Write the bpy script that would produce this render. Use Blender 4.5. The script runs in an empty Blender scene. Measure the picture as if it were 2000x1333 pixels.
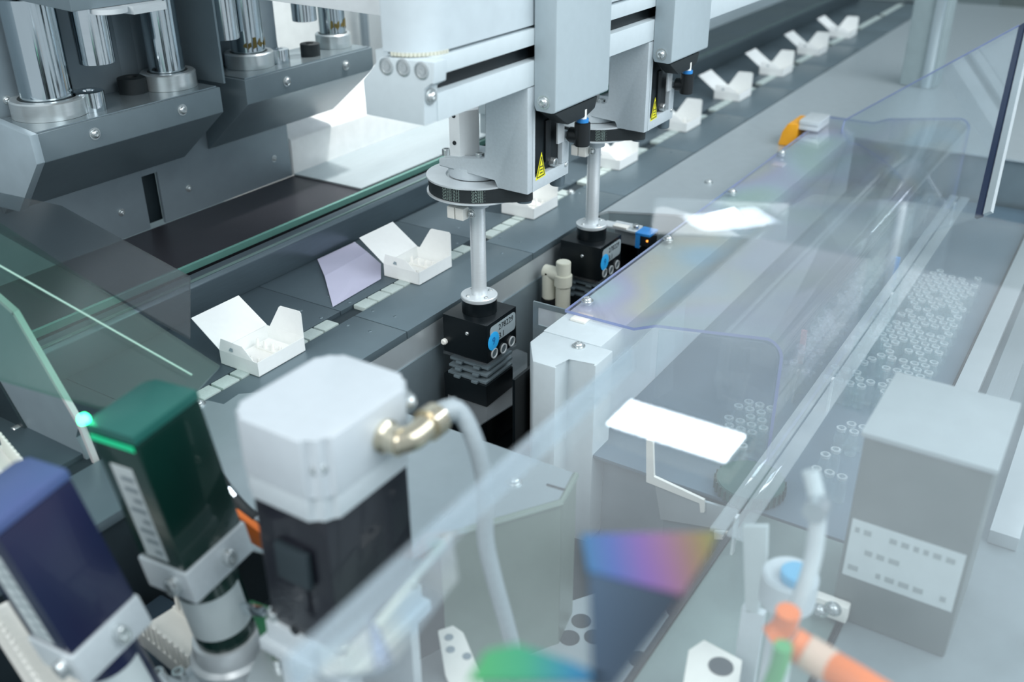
import bpy, bmesh, math, random
from mathutils import Vector, Matrix
random.seed(7)
D = bpy.data; SC = bpy.context.scene; COL = SC.collection
PI = math.pi

# ------------------------------------------------------------------ camera
F = 1905.0; CX, CY = 1000.0, 666.5; CAMZ = 0.6
def _n(v): return v.normalized()
_X = _n(Vector((1375, -1002, F)))
_Zd = _n(Vector((20, 3650, F))); _Zd = _n(_Zd - _X * _X.dot(_Zd))
_Z = -_Zd; _Y = _Z.cross(_X)
RW = Matrix((_X, _Y, _Z))                       # camera coords (x right, y down, z forward) -> world
CAM = Vector((0, 0, CAMZ))
def ray(px, py): return RW @ Vector((px - CX, py - CY, F))
def on(px, py, **k):
    """pixel -> point on the plane x=, y= or z= value"""
    d = ray(px, py); a, v = list(k.items())[0]; i = 'xyz'.index(a)
    return CAM + d * ((v - CAM[i]) / d[i])
cam = D.cameras.new('camera'); co = D.objects.new('camera', cam); COL.objects.link(co)
cam.sensor_width = 36; cam.lens = 36 * F / 2000; cam.clip_start = 0.02
m = Matrix.Identity(4)
for r in range(3):
    m[r][0] = RW[r][0]; m[r][1] = -RW[r][1]; m[r][2] = -RW[r][2]; m[r][3] = CAM[r]
co.matrix_world = m
cam.dof.use_dof = True; cam.dof.focus_distance = 1.30; cam.dof.aperture_fstop = 3.5
SC.camera = co

# ------------------------------------------------------------------ world, lamps, exposure
w = D.worlds.new('World'); SC.world = w; w.use_nodes = True
w.node_tree.nodes['Background'].inputs[0].default_value = (0.80, 0.92, 1.0, 1)
w.node_tree.nodes['Background'].inputs[1].default_value = 0.55
vs = SC.view_settings
vs.view_transform = 'Standard'; vs.look = 'None'; vs.exposure = 0.22; vs.gamma = 1.0; vs.use_curve_mapping = False
SC.cycles.transparent_max_bounces = 40
SC.cycles.max_bounces = 12

# ------------------------------------------------------------------ materials
def lin(c):
    if isinstance(c, str):
        c = [int(c[i:i+2], 16) / 255 for i in (0, 2, 4)]
    return tuple(x / 12.92 if x <= 0.04045 else ((x + 0.055) / 1.055) ** 2.4 for x in c) + (1,)
MATS = {}
def mat(name, col, rough=0.5, metal=0.0, grain=0.06, scale=40, bump=0.0, spec=0.5, stretch=None, coat=0.0, col2=None):
    if name in MATS: return MATS[name]
    m = D.materials.new(name); m.use_nodes = True; nt = m.node_tree; b = nt.nodes['Principled BSDF']
    c = lin(col)
    tc = nt.nodes.new('ShaderNodeTexCoord'); mp = nt.nodes.new('ShaderNodeMapping'); nz = nt.nodes.new('ShaderNodeTexNoise')
    nz.inputs['Scale'].default_value = scale; nz.inputs['Detail'].default_value = 4
    if stretch: mp.inputs['Scale'].default_value = stretch
    nt.links.new(tc.outputs['Object'], mp.inputs[0]); nt.links.new(mp.outputs[0], nz.inputs['Vector'])
    mx = nt.nodes.new('ShaderNodeMix'); mx.data_type = 'RGBA'
    mx.inputs['A'].default_value = tuple(x * (1 - grain * 1.6) for x in c[:3]) + (1,)
    mx.inputs['B'].default_value = tuple(min(1, x * (1 + grain * 1.6)) for x in c[:3]) + (1,)
    if col2:
        mx.inputs['A'].default_value = c; mx.inputs['B'].default_value = lin(col2)
    nt.links.new(nz.outputs['Fac'], mx.inputs['Factor']); nt.links.new(mx.outputs['Result'], b.inputs['Base Color'])
    b.inputs['Roughness'].default_value = rough; b.inputs['Metallic'].default_value = metal
    b.inputs['Specular IOR Level'].default_value = spec; b.inputs['Coat Weight'].default_value = coat
    if bump:
        bp = nt.nodes.new('ShaderNodeBump'); bp.inputs['Strength'].default_value = bump; bp.inputs['Distance'].default_value = 0.002
        nt.links.new(nz.outputs['Fac'], bp.inputs['Height']); nt.links.new(bp.outputs[0], b.inputs['Normal'])
    MATS[name] = m; return m
def clear(name, tint=(0.93, 0.96, 0.97), haze=0.05, hazecol=(0.85, 0.9, 0.95), rough=0.03, irid=None, ior=1.5):
    """clear plastic sheet: light passes, the surface mirrors by Fresnel, a little dust haze"""
    if name in MATS: return MATS[name]
    m = D.materials.new(name); m.use_nodes = True; nt = m.node_tree; nt.nodes.clear(); N = nt.nodes.new; L = nt.links.new
    out = N('ShaderNodeOutputMaterial'); tr = N('ShaderNodeBsdfTransparent'); gl = N('ShaderNodeBsdfGlossy')
    df = N('ShaderNodeBsdfDiffuse'); fr = N('ShaderNodeFresnel'); m1 = N('ShaderNodeMixShader'); m2 = N('ShaderNodeMixShader')
    geo = N('ShaderNodeNewGeometry'); inv = N('ShaderNodeMath')
    fr.inputs['IOR'].default_value = ior
    # back faces would otherwise total-reflect: invert the ratio there
    mi = N('ShaderNodeMix'); mi.inputs['A'].default_value = ior; mi.inputs['B'].default_value = 1 / ior
    L(geo.outputs['Backfacing'], mi.inputs['Factor']); L(mi.outputs['Result'], fr.inputs['IOR'])
    tr.inputs[0].default_value = tuple(tint) + (1,)
    gl.inputs[0].default_value = (1, 1, 1, 1); gl.inputs['Roughness'].default_value = rough
    tc = N('ShaderNodeTexCoord'); nz = N('ShaderNodeTexNoise'); nz.inputs['Scale'].default_value = 9; nz.inputs['Detail'].default_value = 5
    L(tc.outputs['Object'], nz.inputs['Vector'])
    mul = N('ShaderNodeMath'); mul.operation = 'MULTIPLY'; mul.inputs[1].default_value = haze * 2; L(nz.outputs['Fac'], mul.inputs[0])
    df.inputs[0].default_value = tuple(hazecol) + (1,)
    L(mul.outputs[0], m1.inputs[0]); L(tr.outputs[0], m1.inputs[1]); L(df.outputs[0], m1.inputs[2])
    L(fr.outputs[0], m2.inputs[0]); L(m1.outputs[0], m2.inputs[1]); L(gl.outputs[0], m2.inputs[2])
    L(m2.outputs[0], out.inputs[0])
    if irid:                                            # stress colours frozen into the plastic
        nz2 = N('ShaderNodeTexNoise'); nz2.inputs['Scale'].default_value = irid[0]; nz2.inputs['Detail'].default_value = 1
        L(tc.outputs['Object'], nz2.inputs['Vector'])
        rp = N('ShaderNodeValToRGB'); e = rp.color_ramp.elements
        cols = irid[1]; e[0].position = 0.3; e[1].position = 0.7
        e[0].color = tuple(cols[0]) + (1,); e[1].color = tuple(cols[-1]) + (1,)
        for i, c in enumerate(cols[1:-1]):
            q = e.new(0.3 + 0.4 * (i + 1) / (len(cols) - 1)); q.color = tuple(c) + (1,)
        L(nz2.outputs['Fac'], rp.inputs[0]); L(rp.outputs[0], tr.inputs[0])
    MATS[name] = m; return m
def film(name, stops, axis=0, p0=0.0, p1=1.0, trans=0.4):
    """coloured film: fixed colour sequence along one object axis, part see-through"""
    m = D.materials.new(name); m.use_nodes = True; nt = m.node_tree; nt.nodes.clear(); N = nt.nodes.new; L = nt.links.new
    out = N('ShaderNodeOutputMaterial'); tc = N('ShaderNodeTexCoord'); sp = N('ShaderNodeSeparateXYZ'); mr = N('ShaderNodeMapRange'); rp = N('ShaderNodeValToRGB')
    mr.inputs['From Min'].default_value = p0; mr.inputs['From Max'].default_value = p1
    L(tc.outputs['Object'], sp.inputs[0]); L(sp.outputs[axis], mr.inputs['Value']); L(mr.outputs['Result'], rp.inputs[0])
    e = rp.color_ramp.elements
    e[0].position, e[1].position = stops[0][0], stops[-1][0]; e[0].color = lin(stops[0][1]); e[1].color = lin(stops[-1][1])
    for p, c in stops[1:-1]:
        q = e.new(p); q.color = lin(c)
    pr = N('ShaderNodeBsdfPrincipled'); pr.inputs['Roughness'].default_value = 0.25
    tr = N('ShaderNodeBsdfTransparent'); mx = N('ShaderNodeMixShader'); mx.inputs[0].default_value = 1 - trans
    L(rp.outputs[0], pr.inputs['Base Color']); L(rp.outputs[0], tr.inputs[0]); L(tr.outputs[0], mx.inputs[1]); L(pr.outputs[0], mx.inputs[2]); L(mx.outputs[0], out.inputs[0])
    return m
def emis(name, col, s):
    m = D.materials.new(name); m.use_nodes = True; nt = m.node_tree; b = nt.nodes['Principled BSDF']
    b.inputs['Base Color'].default_value = lin(col); b.inputs['Emission Color'].default_value = lin(col); b.inputs['Emission Strength'].default_value = s
    return m

paint = mat('painted_light_grey', 'c4d0d5', 0.42, 0.0, 0.03, 90, 0.04)
paint2 = mat('painted_blue_grey', 'a9b7bd', 0.42, 0.0, 0.03, 90, 0.04)
castm = mat('blasted_aluminium', 'c2ccd1', 0.42, 0.15, 0.05, 300, 0.1)
alu = mat('machined_aluminium', 'd9e0e3', 0.32, 0.35, 0.05, 60, 0.03, stretch=(1, 1, 14))
alub = mat('brushed_aluminium', 'b9c5ca', 0.3, 0.8, 0.06, 30, 0.03, stretch=(1, 30, 30))
chrome = mat('polished_steel', 'd3dade', 0.12, 1.0, 0.04, 20, 0.0, stretch=(1, 1, 6))
steel = mat('screw_steel', 'ccd2d3', 0.25, 0.8, 0.05, 80)
dsteel = mat('dark_steel_plate', '66757d', 0.34, 0.55, 0.07, 25, 0.03, stretch=(1, 12, 12))
belt = mat('conveyor_plate', '6e7f87', 0.36, 0.5, 0.05, 30, 0.02)
belt2 = mat('conveyor_plate_rear', '58676f', 0.34, 0.5, 0.05, 30, 0.02)
grey = mat('grey_sheet_metal', '78878e', 0.38, 0.3, 0.05, 40, 0.03)
dgrey = mat('dark_grey_panel', '87959d', 0.42, 0.2, 0.05, 40, 0.03)
ddark = mat('charcoal_panel', '2b373d', 0.5, 0.2, 0.08, 30, 0.03)
black = mat('black_anodised', '151c20', 0.3, 0.35, 0.1, 120, 0.02)
blackp = mat('black_plastic', '12171a', 0.42, 0.0, 0.1, 120, 0.03)
rubber = mat('black_rubber', '1c2427', 0.6, 0.0, 0.1, 200, 0.06)
plum = mat('plum_black_plate', '39393f', 0.35, 0.3, 0.06, 25, 0.02)
lightplate = mat('light_plate', 'bcc6ca', 0.33, 0.5, 0.04, 40, 0.02)
white = mat('white_card', 'eef1f0', 0.65, 0.0, 0.02, 120, 0.05)
whitep = mat('white_plastic', 'e8e8e2', 0.45, 0.0, 0.03, 60, 0.02)
cream = mat('ivory_plastic', 'c9cbbd', 0.45, 0.0, 0.03, 60, 0.02)
padm = mat('pale_pad', 'b5c3c0', 0.6, 0.0, 0.1, 400, 0.1)
yellow = mat('warning_yellow', 'e8e21a', 0.45, 0, 0.03, 60)
amber = mat('amber_plastic', 'f2a81e', 0.4, 0, 0.04, 60)
blue = mat('blue_plastic', '2c86cf', 0.35, 0, 0.04, 60)
sticker = mat('blue_sticker', '31aef0', 0.5, 0, 0.02, 60)
labelg = mat('grey_label', '93a1a6', 0.5, 0, 0.04, 60)
labelw = mat('pale_label', 'c0cbcd', 0.5, 0, 0.04, 60)
ink = mat('ink', '1b2226', 0.7, 0, 0.05, 60)
inkg = mat('ink_green_grey', '8fa39c', 0.7, 0, 0.05, 60)
orange = mat('orange_sheath', 'f07a2c', 0.45, 0, 0.06, 60)
greyc = mat('grey_cable', '9fabb1', 0.5, 0, 0.08, 200, 0.1)
greenp = mat('green_tinted_housing', '0a2d27', 0.22, 0.1, 0.1, 40, 0.0, coat=0.5)
greent = mat('green_tinted_lid', '255f58', 0.3, 0.1, 0.08, 40)
indigo = mat('indigo_housing', '1e1038', 0.3, 0.1, 0.5, 9, coat=0.2, col2='16304a')
indigot = mat('slate_blue_lid', '4c4f86', 0.35, 0.1, 0.12, 9, col2='426b88')
navy = mat('navy_panel', '23445c', 0.3, 0.2, 0.16, 9)
dgreen = mat('dark_green_plastic', '2f5a55', 0.4, 0.0, 0.06, 60)
nickel = mat('nickel_brass', 'c9c1ad', 0.2, 0.9, 0.05, 60)
wallm = mat('factory_wall', 'aab8ba', 0.8, 0, 0.05, 3)
floorm = mat('factory_floor', '8c999c', 0.6, 0, 0.06, 4)
edgeblue = mat('acrylic_edge_violet', '8694be', 0.3, 0.0, 0.1, 20)
edgedark = mat('acrylic_edge_navy', '1d2c4a', 0.25, 0.0, 0.1, 20)
rust = mat('old_grease', '6b5e2a', 0.7, 0, 0.2, 200)
acr = clear('clear_acrylic', haze=0.03)
acr_i = clear('clear_acrylic_stress', haze=0.03, irid=(5, [(0.90, 0.95, 0.92), (0.92, 0.95, 0.97), (0.92, 0.90, 0.96), (0.96, 0.94, 0.90), (0.89, 0.94, 0.97)]))
acr_g = clear('green_glass', tint=(0.70, 0.86, 0.80), haze=0.02, hazecol=(0.12, 0.25, 0.2), rough=.25)
acr_f = clear('clear_guard_sheet', tint=(0.94, 0.965, 0.97), haze=0.05, rough=0.015)
glass = clear('vial_glass', tint=(0.93, 0.97, 0.97), haze=0.05, rough=0.02)

# ------------------------------------------------------------------ mesh helpers
class B:
    def __init__(s): s.bm = bmesh.new()
    def _new(s, n0, mi=0):
        fs = list(s.bm.faces)[n0:]
        for f in fs: f.material_index = mi
        return fs
    def box(s, x0, x1, y0, y1, z0, z1, bev=0.0, mi=0, seg=2):
        t = bmesh.new()
        vs = [t.verts.new((x, y, z)) for x in (x0, x1) for y in (y0, y1) for z in (z0, z1)]
        for q in ((0, 1, 3, 2), (4, 6, 7, 5), (0, 4, 5, 1), (2, 3, 7, 6), (0, 2, 6, 4), (1, 5, 7, 3)): t.faces.new([vs[i] for i in q])
        if bev: bmesh.ops.bevel(t, geom=list(t.edges), offset=bev, segments=seg, affect='EDGES', profile=0.6)
        return s.add(t, mi)
    def add(s, t, mi=0, M=None):
        bmesh.ops.recalc_face_normals(t, faces=list(t.faces))
        if M is not None: bmesh.ops.transform(t, matrix=M, verts=list(t.verts))
        me = D.meshes.new('tmp'); t.to_mesh(me); t.free(); n0 = len(s.bm.faces); s.bm.from_mesh(me); D.meshes.remove(me)
        s.bm.faces.ensure_lookup_table()
        if mi:
            for f in s.bm.faces[n0:]: f.material_index = mi
        return s
    def prism(s, pts, vec, bev=0.0, mi=0, seg=2):
        """3-D polygon extruded along vec"""
        t = bmesh.new(); vec = Vector(vec)
        a = [t.verts.new(Vector(p)) for p in pts]; b = [t.verts.new(Vector(p) + vec) for p in pts]; n = len(pts)
        t.faces.new(a); t.faces.new(b[::-1])
        for i in range(n): t.faces.new((a[i], a[(i + 1) % n], b[(i + 1) % n], b[i]))
        if bev: bmesh.ops.bevel(t, geom=list(t.edges), offset=bev, segments=seg, affect='EDGES', profile=0.6)
        return s.add(t, mi)
    def cyl(s, c, r, h, axis='z', seg=32, r2=None, bev=0.0, mi=0):
        t = bmesh.new()
        bmesh.ops.create_cone(t, cap_ends=True, segments=seg, radius1=r, radius2=r if r2 is None else r2, depth=h)
        bmesh.ops.translate(t, vec=(0, 0, h / 2), verts=list(t.verts))
        if bev:
            es = [e for e in t.edges if abs(e.verts[0].co.z - e.verts[1].co.z) < 1e-6]
            bmesh.ops.bevel(t, geom=es, offset=bev, segments=2, affect='EDGES')
        if axis == 'x': R = Matrix.Rotation(PI / 2, 4, 'Y')
        elif axis == '-x': R = Matrix.Rotation(-PI / 2, 4, 'Y')
        elif axis == 'y': R = Matrix.Rotation(-PI / 2, 4, 'X')
        elif axis == '-y': R = Matrix.Rotation(PI / 2, 4, 'X')
        elif axis == '-z': R = Matrix.Rotation(PI, 4, 'X')
        elif axis == 'z': R = Matrix.Identity(4)
        else: R = Vector(axis).to_track_quat('Z', 'Y').to_matrix().to_4x4()
        return s.add(t, mi, Matrix.Translation(Vector(c)) @ R)
    def lathe(s, c, prof, axis='z', seg=32, mi=0):
        t = bmesh.new(); rings = []
        for r, z in prof:
            if r < 1e-6: rings.append([t.verts.new((0, 0, z))])
            else: rings.append([t.verts.new((r * math.cos(2 * PI * i / seg), r * math.sin(2 * PI * i / seg), z)) for i in range(seg)])
        for a, b in zip(rings, rings[1:]):
            for i in range(seg):
                j = (i + 1) % seg
                if len(a) == 1 and len(b) == 1: continue
                if len(a) == 1: t.faces.new((a[0], b[i], b[j]))
                elif len(b) == 1: t.faces.new((a[i], a[j], b[0]))
                else: t.faces.new((a[i], a[j], b[j], b[i]))
        R = Matrix.Identity(4) if axis == 'z' else Vector(axis).to_track_quat('Z', 'Y').to_matrix().to_4x4()
        return s.add(t, mi, Matrix.Translation(Vector(c)) @ R)
    def tube(s, path, r, seg=12, mi=0, smooth=6, sub=True):
        P = [Vector(p) for p in path]
        if sub and len(P) > 2:                           # Catmull-Rom
            Q = []
            for i in range(len(P) - 1):
                p0 = P[max(i - 1, 0)]; p1 = P[i]; p2 = P[i + 1]; p3 = P[min(i + 2, len(P) - 1)]
                for k in range(smooth):
                    u = k / smooth
                    Q.append(0.5 * ((2 * p1) + (p2 - p0) * u + (2 * p0 - 5 * p1 + 4 * p2 - p3) * u * u + (3 * p1 - p0 - 3 * p2 + p3) * u ** 3))
            Q.append(P[-1]); P = Q
        t = bmesh.new(); rings = []; up = None
        for i, p in enumerate(P):
            d = (P[min(i + 1, len(P) - 1)] - P[max(i - 1, 0)]).normalized()
            if up is None: up = d.orthogonal().normalized()
            up = (up - d * up.dot(d)).normalized(); sd = d.cross(up)
            rr = r[min(i, len(r) - 1)] if isinstance(r, (list, tuple)) else r
            rings.append([t.verts.new(p + (up * math.cos(2 * PI * k / seg) + sd * math.sin(2 * PI * k / seg)) * rr) for k in range(seg)])
        for a, b in zip(rings, rings[1:]):
            for k in range(seg): t.faces.new((a[k], a[(k + 1) % seg], b[(k + 1) % seg], b[k]))
        t.faces.new(rings[0][::-1]); t.faces.new(rings[-1])
        return s.add(t, mi)
    def sheet(s, pts, th, mi=0, bev=0.0):
        """flat polygon with thickness along its normal"""
        P = [Vector(p) for p in pts]; n = (P[1] - P[0]).cross(P[2] - P[0]).normalized()
        return s.prism([p - n * th / 2 for p in P], n * th, bev, mi)
def smooth_by_angle(me, ang=0.6):
    me.polygons.foreach_set('use_smooth', [True] * len(me.polygons))
    bm = bmesh.new(); bm.from_mesh(me)
    for e in bm.edges:
        if len(e.link_faces) == 2 and e.calc_face_angle(0) > ang: e.smooth = False
    bm.to_mesh(me); bm.free()
def obj(name, b, mats, parent=None, smooth=True, label=None):
    if isinstance(b, B):
        me = D.meshes.new(name); b.bm.to_mesh(me); b.bm.free()
        for mm in (mats if isinstance(mats, (list, tuple)) else [mats]): me.materials.append(mm)
        if smooth: smooth_by_angle(me)
    else: me = b
    o = D.objects.new(name, me); COL.objects.link(o)
    if parent is not None:
        o.parent = parent; L = parent.get('_o'); o.location = -Vector(L) if L is not None else Vector()
    if label: o['label'] = label
    return o
def thing(name, label, cat, loc=(0, 0, 0), group=None, local=False, rot=None):
    o = D.objects.new(name, None); COL.objects.link(o); o.empty_display_size = 0.02
    o.location = loc; o['label'] = label; o['category'] = cat
    if rot: o.rotation_euler = rot
    if not local: o['_o'] = tuple(loc)               # children are modelled in world coordinates
    if group: o['group'] = group
    return o
def tag(o, label, cat, group=None):
    o['label'] = label; o['category'] = cat
    if group: o['group'] = group
    return o
def struct(name, b, mats, parent=None):
    o = obj(name, b, mats, parent)
    if parent is None: o['kind'] = 'structure'
    return o
def copy_tree(o, parent=None, dx=Vector((0, 0, 0)), top=True):
    c = o.copy(); COL.objects.link(c); c.parent = parent
    if top: c.location = o.location + dx
    for ch in o.children: copy_tree(ch, c, dx, False)
    return c
def finish():
    for o in D.objects:
        if '_o' in o: del o['_o']

# shared screw meshes ---------------------------------------------------------
def screw_mesh(r, h, wash=0.0):
    b = B()
    if wash: b.cyl((0, 0, 0), wash, h * 0.25, seg=20)
    z = h * 0.25 if wash else 0
    b.lathe((0, 0, z), [(r * 1.0, 0), (r, h * 0.35), (r * 0.8, h * 0.75), (r * 0.5, h * 0.92), (r * 0.42, h * 0.5), (0, h * 0.5)], seg=18)
    me = D.meshes.new('screw'); b.bm.to_mesh(me); b.bm.free(); me.materials.append(steel); smooth_by_angle(me); return me
SCREW = screw_mesh(0.0042, 0.004, 0.006); SCREWS = screw_mesh(0.003, 0.0022); SCREWB = screw_mesh(0.0062, 0.005, 0.0085)
SCREWD = SCREWS.copy(); SCREWD.materials.clear(); SCREWD.materials.append(mat('belt_screw', '76868d', 0.3, 0.6))
def capm(r, h):
    b = B(); b.lathe((0, 0, 0), [(r, 0), (r, h * 0.9), (r * 0.9, h), (r * 0.55, h), (r * 0.5, h * 0.5), (0, h * 0.5)], seg=18)
    me = D.meshes.new('cap_screw'); b.bm.to_mesh(me); b.bm.free(); me.materials.append(steel); smooth_by_angle(me); return me
CAPS = capm(0.0058, 0.008); CAPL = capm(0.010, 0.012)
def screw(parent, p, n=(0, 0, 1), me=None, name='screw'):
    o = D.objects.new(name, me or SCREW); COL.objects.link(o); o.parent = parent
    L = parent.get('_o'); off = Vector(L) if L is not None else Vector()
    o.location = Vector(p) - off; o.rotation_euler = Vector(n).to_track_quat('Z', 'Y').to_euler()
    return o
def text_bm(txt, size):
    c = D.curves.new('txt', 'FONT'); c.body = txt; c.size = size; c.align_x = 'CENTER'; c.align_y = 'CENTER'; c.resolution_u = 2
    o = D.objects.new('txt', c); COL.objects.link(o)
    bpy.context.view_layer.update()
    ev = o.evaluated_get(bpy.context.evaluated_depsgraph_get()); me = D.meshes.new_from_object(ev)
    D.objects.remove(o); D.curves.remove(c)
    t = bmesh.new(); t.from_mesh(me); D.meshes.remove(me); return t
def text_on(b, txt, size, c, right, up, mi=0, lift=0.0004):
    r = Vector(right).normalized(); u = Vector(up).normalized(); n = r.cross(u)
    M = Matrix((( r.x, u.x, n.x, c[0] + n.x * lift), (r.y, u.y, n.y, c[1] + n.y * lift), (r.z, u.z, n.z, c[2] + n.z * lift), (0, 0, 0, 1)))
    t = text_bm(txt, size); bmesh.ops.transform(t, matrix=M, verts=list(t.verts))
    me = D.meshes.new('t'); t.to_mesh(me); t.free(); n0 = len(b.bm.faces); b.bm.from_mesh(me); D.meshes.remove(me); b.bm.faces.ensure_lookup_table()
    for f in b.bm.faces[n0:]: f.material_index = mi
def rrect(cu, cv, w, h, r, seg=5):
    pts = []
    for sx, sy, a0 in ((1, 1, 0), (-1, 1, PI / 2), (-1, -1, PI), (1, -1, 1.5 * PI)):
        for i in range(seg + 1):
            a = a0 + PI / 2 * i / seg
            pts.append((cu + sx * (w / 2 - r) + r * math.cos(a), cv + sy * (h / 2 - r) + r * math.sin(a)))
    return pts

# ------------------------------------------------------------------ ceiling lamps (seen mirrored in the clear sheets)
ZS = 0.30; ZL = 1.9                                    # height of the guard sheet, of the lamps
def lamp(x0, x1, y0, y1, label, s):
    t = thing('ceiling_lamp', label, 'lamp', ((x0 + x1) / 2, (y0 + y1) / 2, ZL), 'strip lamps under the hall ceiling')
    b = B(); b.box(x0, x1, y0, y1, ZL + 0.001, ZL + 0.006); obj('diffuser', b, emis('lamp_white', 'eaf4ff', s), t)
    b = B(); b.box(x0 - .03, x1 + .03, y0 - .03, y1 + .03, ZL + 0.006, ZL + 0.07, 0.005); obj('housing', b, whitep, t)
def mirrored(px, py): return on(px, py, z=2 * ZS - ZL)
q = [mirrored(*p) for p in ((1232, 780), (1446, 862), (1412, 898), (1205, 808))]
lamp(min(q[3].x, q[2].x), max(q[0].x, q[1].x), min(v.y for v in q), max(v.y for v in q), 'long strip lamp mirrored as a white bar in the clear guard sheet', 16)
LT = on(1400, 425, z=ZS); LIPN = ((CAM - LT).normalized() + (Vector((2.6, -1.2, ZL)) - LT).normalized()).normalized()      # plane of a lip added to the sheet to mirror a lamp
def lip(px, py): r = ray(px, py); return CAM + r * ((LT - CAM).dot(LIPN) / r.dot(LIPN))
def bounced(px, py):
    p = lip(px, py); d = ray(px, py).normalized(); d = d - LIPN * 2 * d.dot(LIPN); return p + d * ((ZL - p.z) / d.z)
q = [bounced(*p) for p in ((1292, 404), (1512, 432), (1508, 450), (1290, 416))]
lamp(min(v.x for v in q), max(v.x for v in q), min(v.y for v in q), max(v.y for v in q), 'strip lamp to the right mirrored in the added lip of the guard sheet', 16)
sl = D.lights.new('rear_spot', 'SPOT'); sl.energy = 120; sl.spot_size = 0.75; sl.spot_blend = 0.6; sl.shadow_soft_size = 0.06; sl.color = (1, .99, .96)  # unseen spot, added to brighten the white cover and ledge at the back
so = D.objects.new('rear_spot', sl); COL.objects.link(so); so.location = (1.75, 0.95, 1.6); so.rotation_euler = (Vector((1.6, 1.34, 0.05)) - Vector(so.location)).to_track_quat('-Z', 'Y').to_euler()
al = D.lights.new('front_fill', 'AREA'); al.shape = 'RECTANGLE'; al.size = 3.0; al.size_y = 2.0; al.energy = 70; al.color = (0.94, 0.98, 1.0)  # unseen area light, added as frontal fill
ao = D.objects.new('front_fill', al); COL.objects.link(ao); ao.location = (1.0, -1.5, 1.9); ao.rotation_euler = (Vector((1.1, 0.7, 0)) - Vector(ao.location)).to_track_quat('-Z', 'Y').to_euler()

kl = D.lights.new('left_key', 'AREA'); kl.shape = 'RECTANGLE'; kl.size = 1.6; kl.size_y = 1.2; kl.energy = 36; kl.color = (1.0, 0.98, 0.96)  # unseen key light, added on the near left to brighten faces
ko = D.objects.new('left_key', kl); COL.objects.link(ko); ko.location = (-1.3, 0.6, 1.9); ko.rotation_euler = (Vector((0.9, 0.85, 0.1)) - Vector(ko.location)).to_track_quat('-Z', 'Y').to_euler()

# ------------------------------------------------------------------ setting
b = B(); b.box(-1.5, 9, -3, 6, -1.0, -0.95); struct('floor', b, floorm)
b = B(); b.box(7.5, 7.6, -3, 6, -0.95, 3.0); struct('wall_far', b, wallm)
b = B(); b.box(-1.5, 7.5, 3.6, 3.7, -0.95, 3.0); struct('wall_back', b, wallm)

# ------------------------------------------------------------------ machine bed under everything
bed = thing('machine_bed', 'dark grey machine bed that carries the conveyor and the stations', 'machine base', (1.5, 0.6, -0.95))
b = B(); b.box(0.1, 4.4, -0.45, 1.75, -0.95, -0.262); obj('cabinet', b, dgrey, bed)
b = B(); b.box(0.1, 4.4, -0.45, 1.75, -0.26, -0.25); obj('deck', b, ddark, bed)

# ------------------------------------------------------------------ conveyor
YS0, YS1, YF, YG = 0.850, 0.876, 0.757, 1.040
conv = thing('conveyor', 'dark steel plate conveyor with a row of pale pads carrying white cartons', 'conveyor', (1.5, 0.9, -0.25))
b = B(); b.box(0.2, 4.3, YF + .006, 1.30, -0.25, -0.012); b.box(0.2, 4.3, YS0 - .002, YS1 + .002, -.012, -.006); obj('body', b, ddark, conv)
PITCH = 0.3272; S0 = 0.915 - 2 * PITCH
rear = B(); rear.box(0.0006, PITCH - .0006, YS1, 1.30, -0.012, 0, 0.0006); rear = obj('rear_plate', rear, belt2, conv).data
front = B(); front.box(0.0006, PITCH - .0006, YF, YS0, -0.012, 0, 0.0012); front = obj('front_plate', front, belt, conv).data
padb = B(); padb.box(0, 0.0272, YS0 + .002, YS1 - .002, -0.006, 0.0006, 0.0012); padb = obj('pad', padb, padm, conv).data
for o in list(conv.children):
    if o.name.split('.')[0] in ('rear_plate', 'front_plate', 'pad'): D.objects.remove(o)
off = Vector(conv['_o'])
def inst(name, me, loc, parent):
    o = D.objects.new(name, me); COL.objects.link(o); o.parent = parent; o.location = Vector(loc) - Vector(parent['_o']); return o
for k in range(12):
    x = S0 + k * PITCH
    inst('rear_plate', rear, (x, 0, 0), conv); inst('front_plate', front, (x, 0, 0), conv)
    for j in range(9):
        if x + 0.0255 + j * 0.0305 > .60: inst('pad', padb, (x + 0.0255 + j * 0.0305, 0, 0), conv)
    if k < 7:
        for dx, y in ((-.03, .885), (-.028, .925), (.03, .885), (.03, .925), (-.028, .838), (-.026, .800), (.026, .838), (.028, .800)):
            screw(conv, (x + dx, y, -0.0012), me=SCREWD)
b = B(); b.box(0.745, 1.47, YF + .0005, YF + .0055, -0.05, -0.0125); obj('side_rail', b, lightplate, conv)
b = B(); b.box(0.745, 1.47, YF - .002, YF + .004, -0.25, -0.05); obj('side_panel', b, grey, conv)

# ------------------------------------------------------------------ guide rail behind the cartons
gr = thing('guide_rail', 'long dark grey guide rail standing behind the row of cartons', 'rail', (1.5, 1.06, 0))
b = B(); b.prism([(0.2, 1.036, 0.0), (0.2, 1.030, 0.046), (0.2, 1.034, 0.052), (0.2, 1.058, 0.052), (0.2, 1.066, 0.0)], (4.0, 0, 0), 0.0015)
obj('face', b, dsteel, gr)
b = B(); b.box(0.2, 4.2, 1.034, 1.0375, 0.0523, 0.0545); obj('bright_lip', b, mat('pale_lip', '7d9692', .35, .4), gr)
b = B(); b.box(0.2, 4.2, 1.0665, 1.13, 0.0, 0.012); obj('channel', b, ddark, gr)
gs = thing('glass_strip', 'green edged glass strip lying behind the guide rail', 'glass strip', (1.5, 1.2, 0))
b = B(); b.box(0.2, 2.3, 1.1305, 1.2995, 0.0005, 0.030); obj('support', b, plum, gs)
b = B(); b.box(0.2, 2.3, 1.124, 1.130, 0.022, 0.032); obj('pane_edge', b, mat('glass_edge_green', '6fa298', .25, .1), gs)

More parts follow.
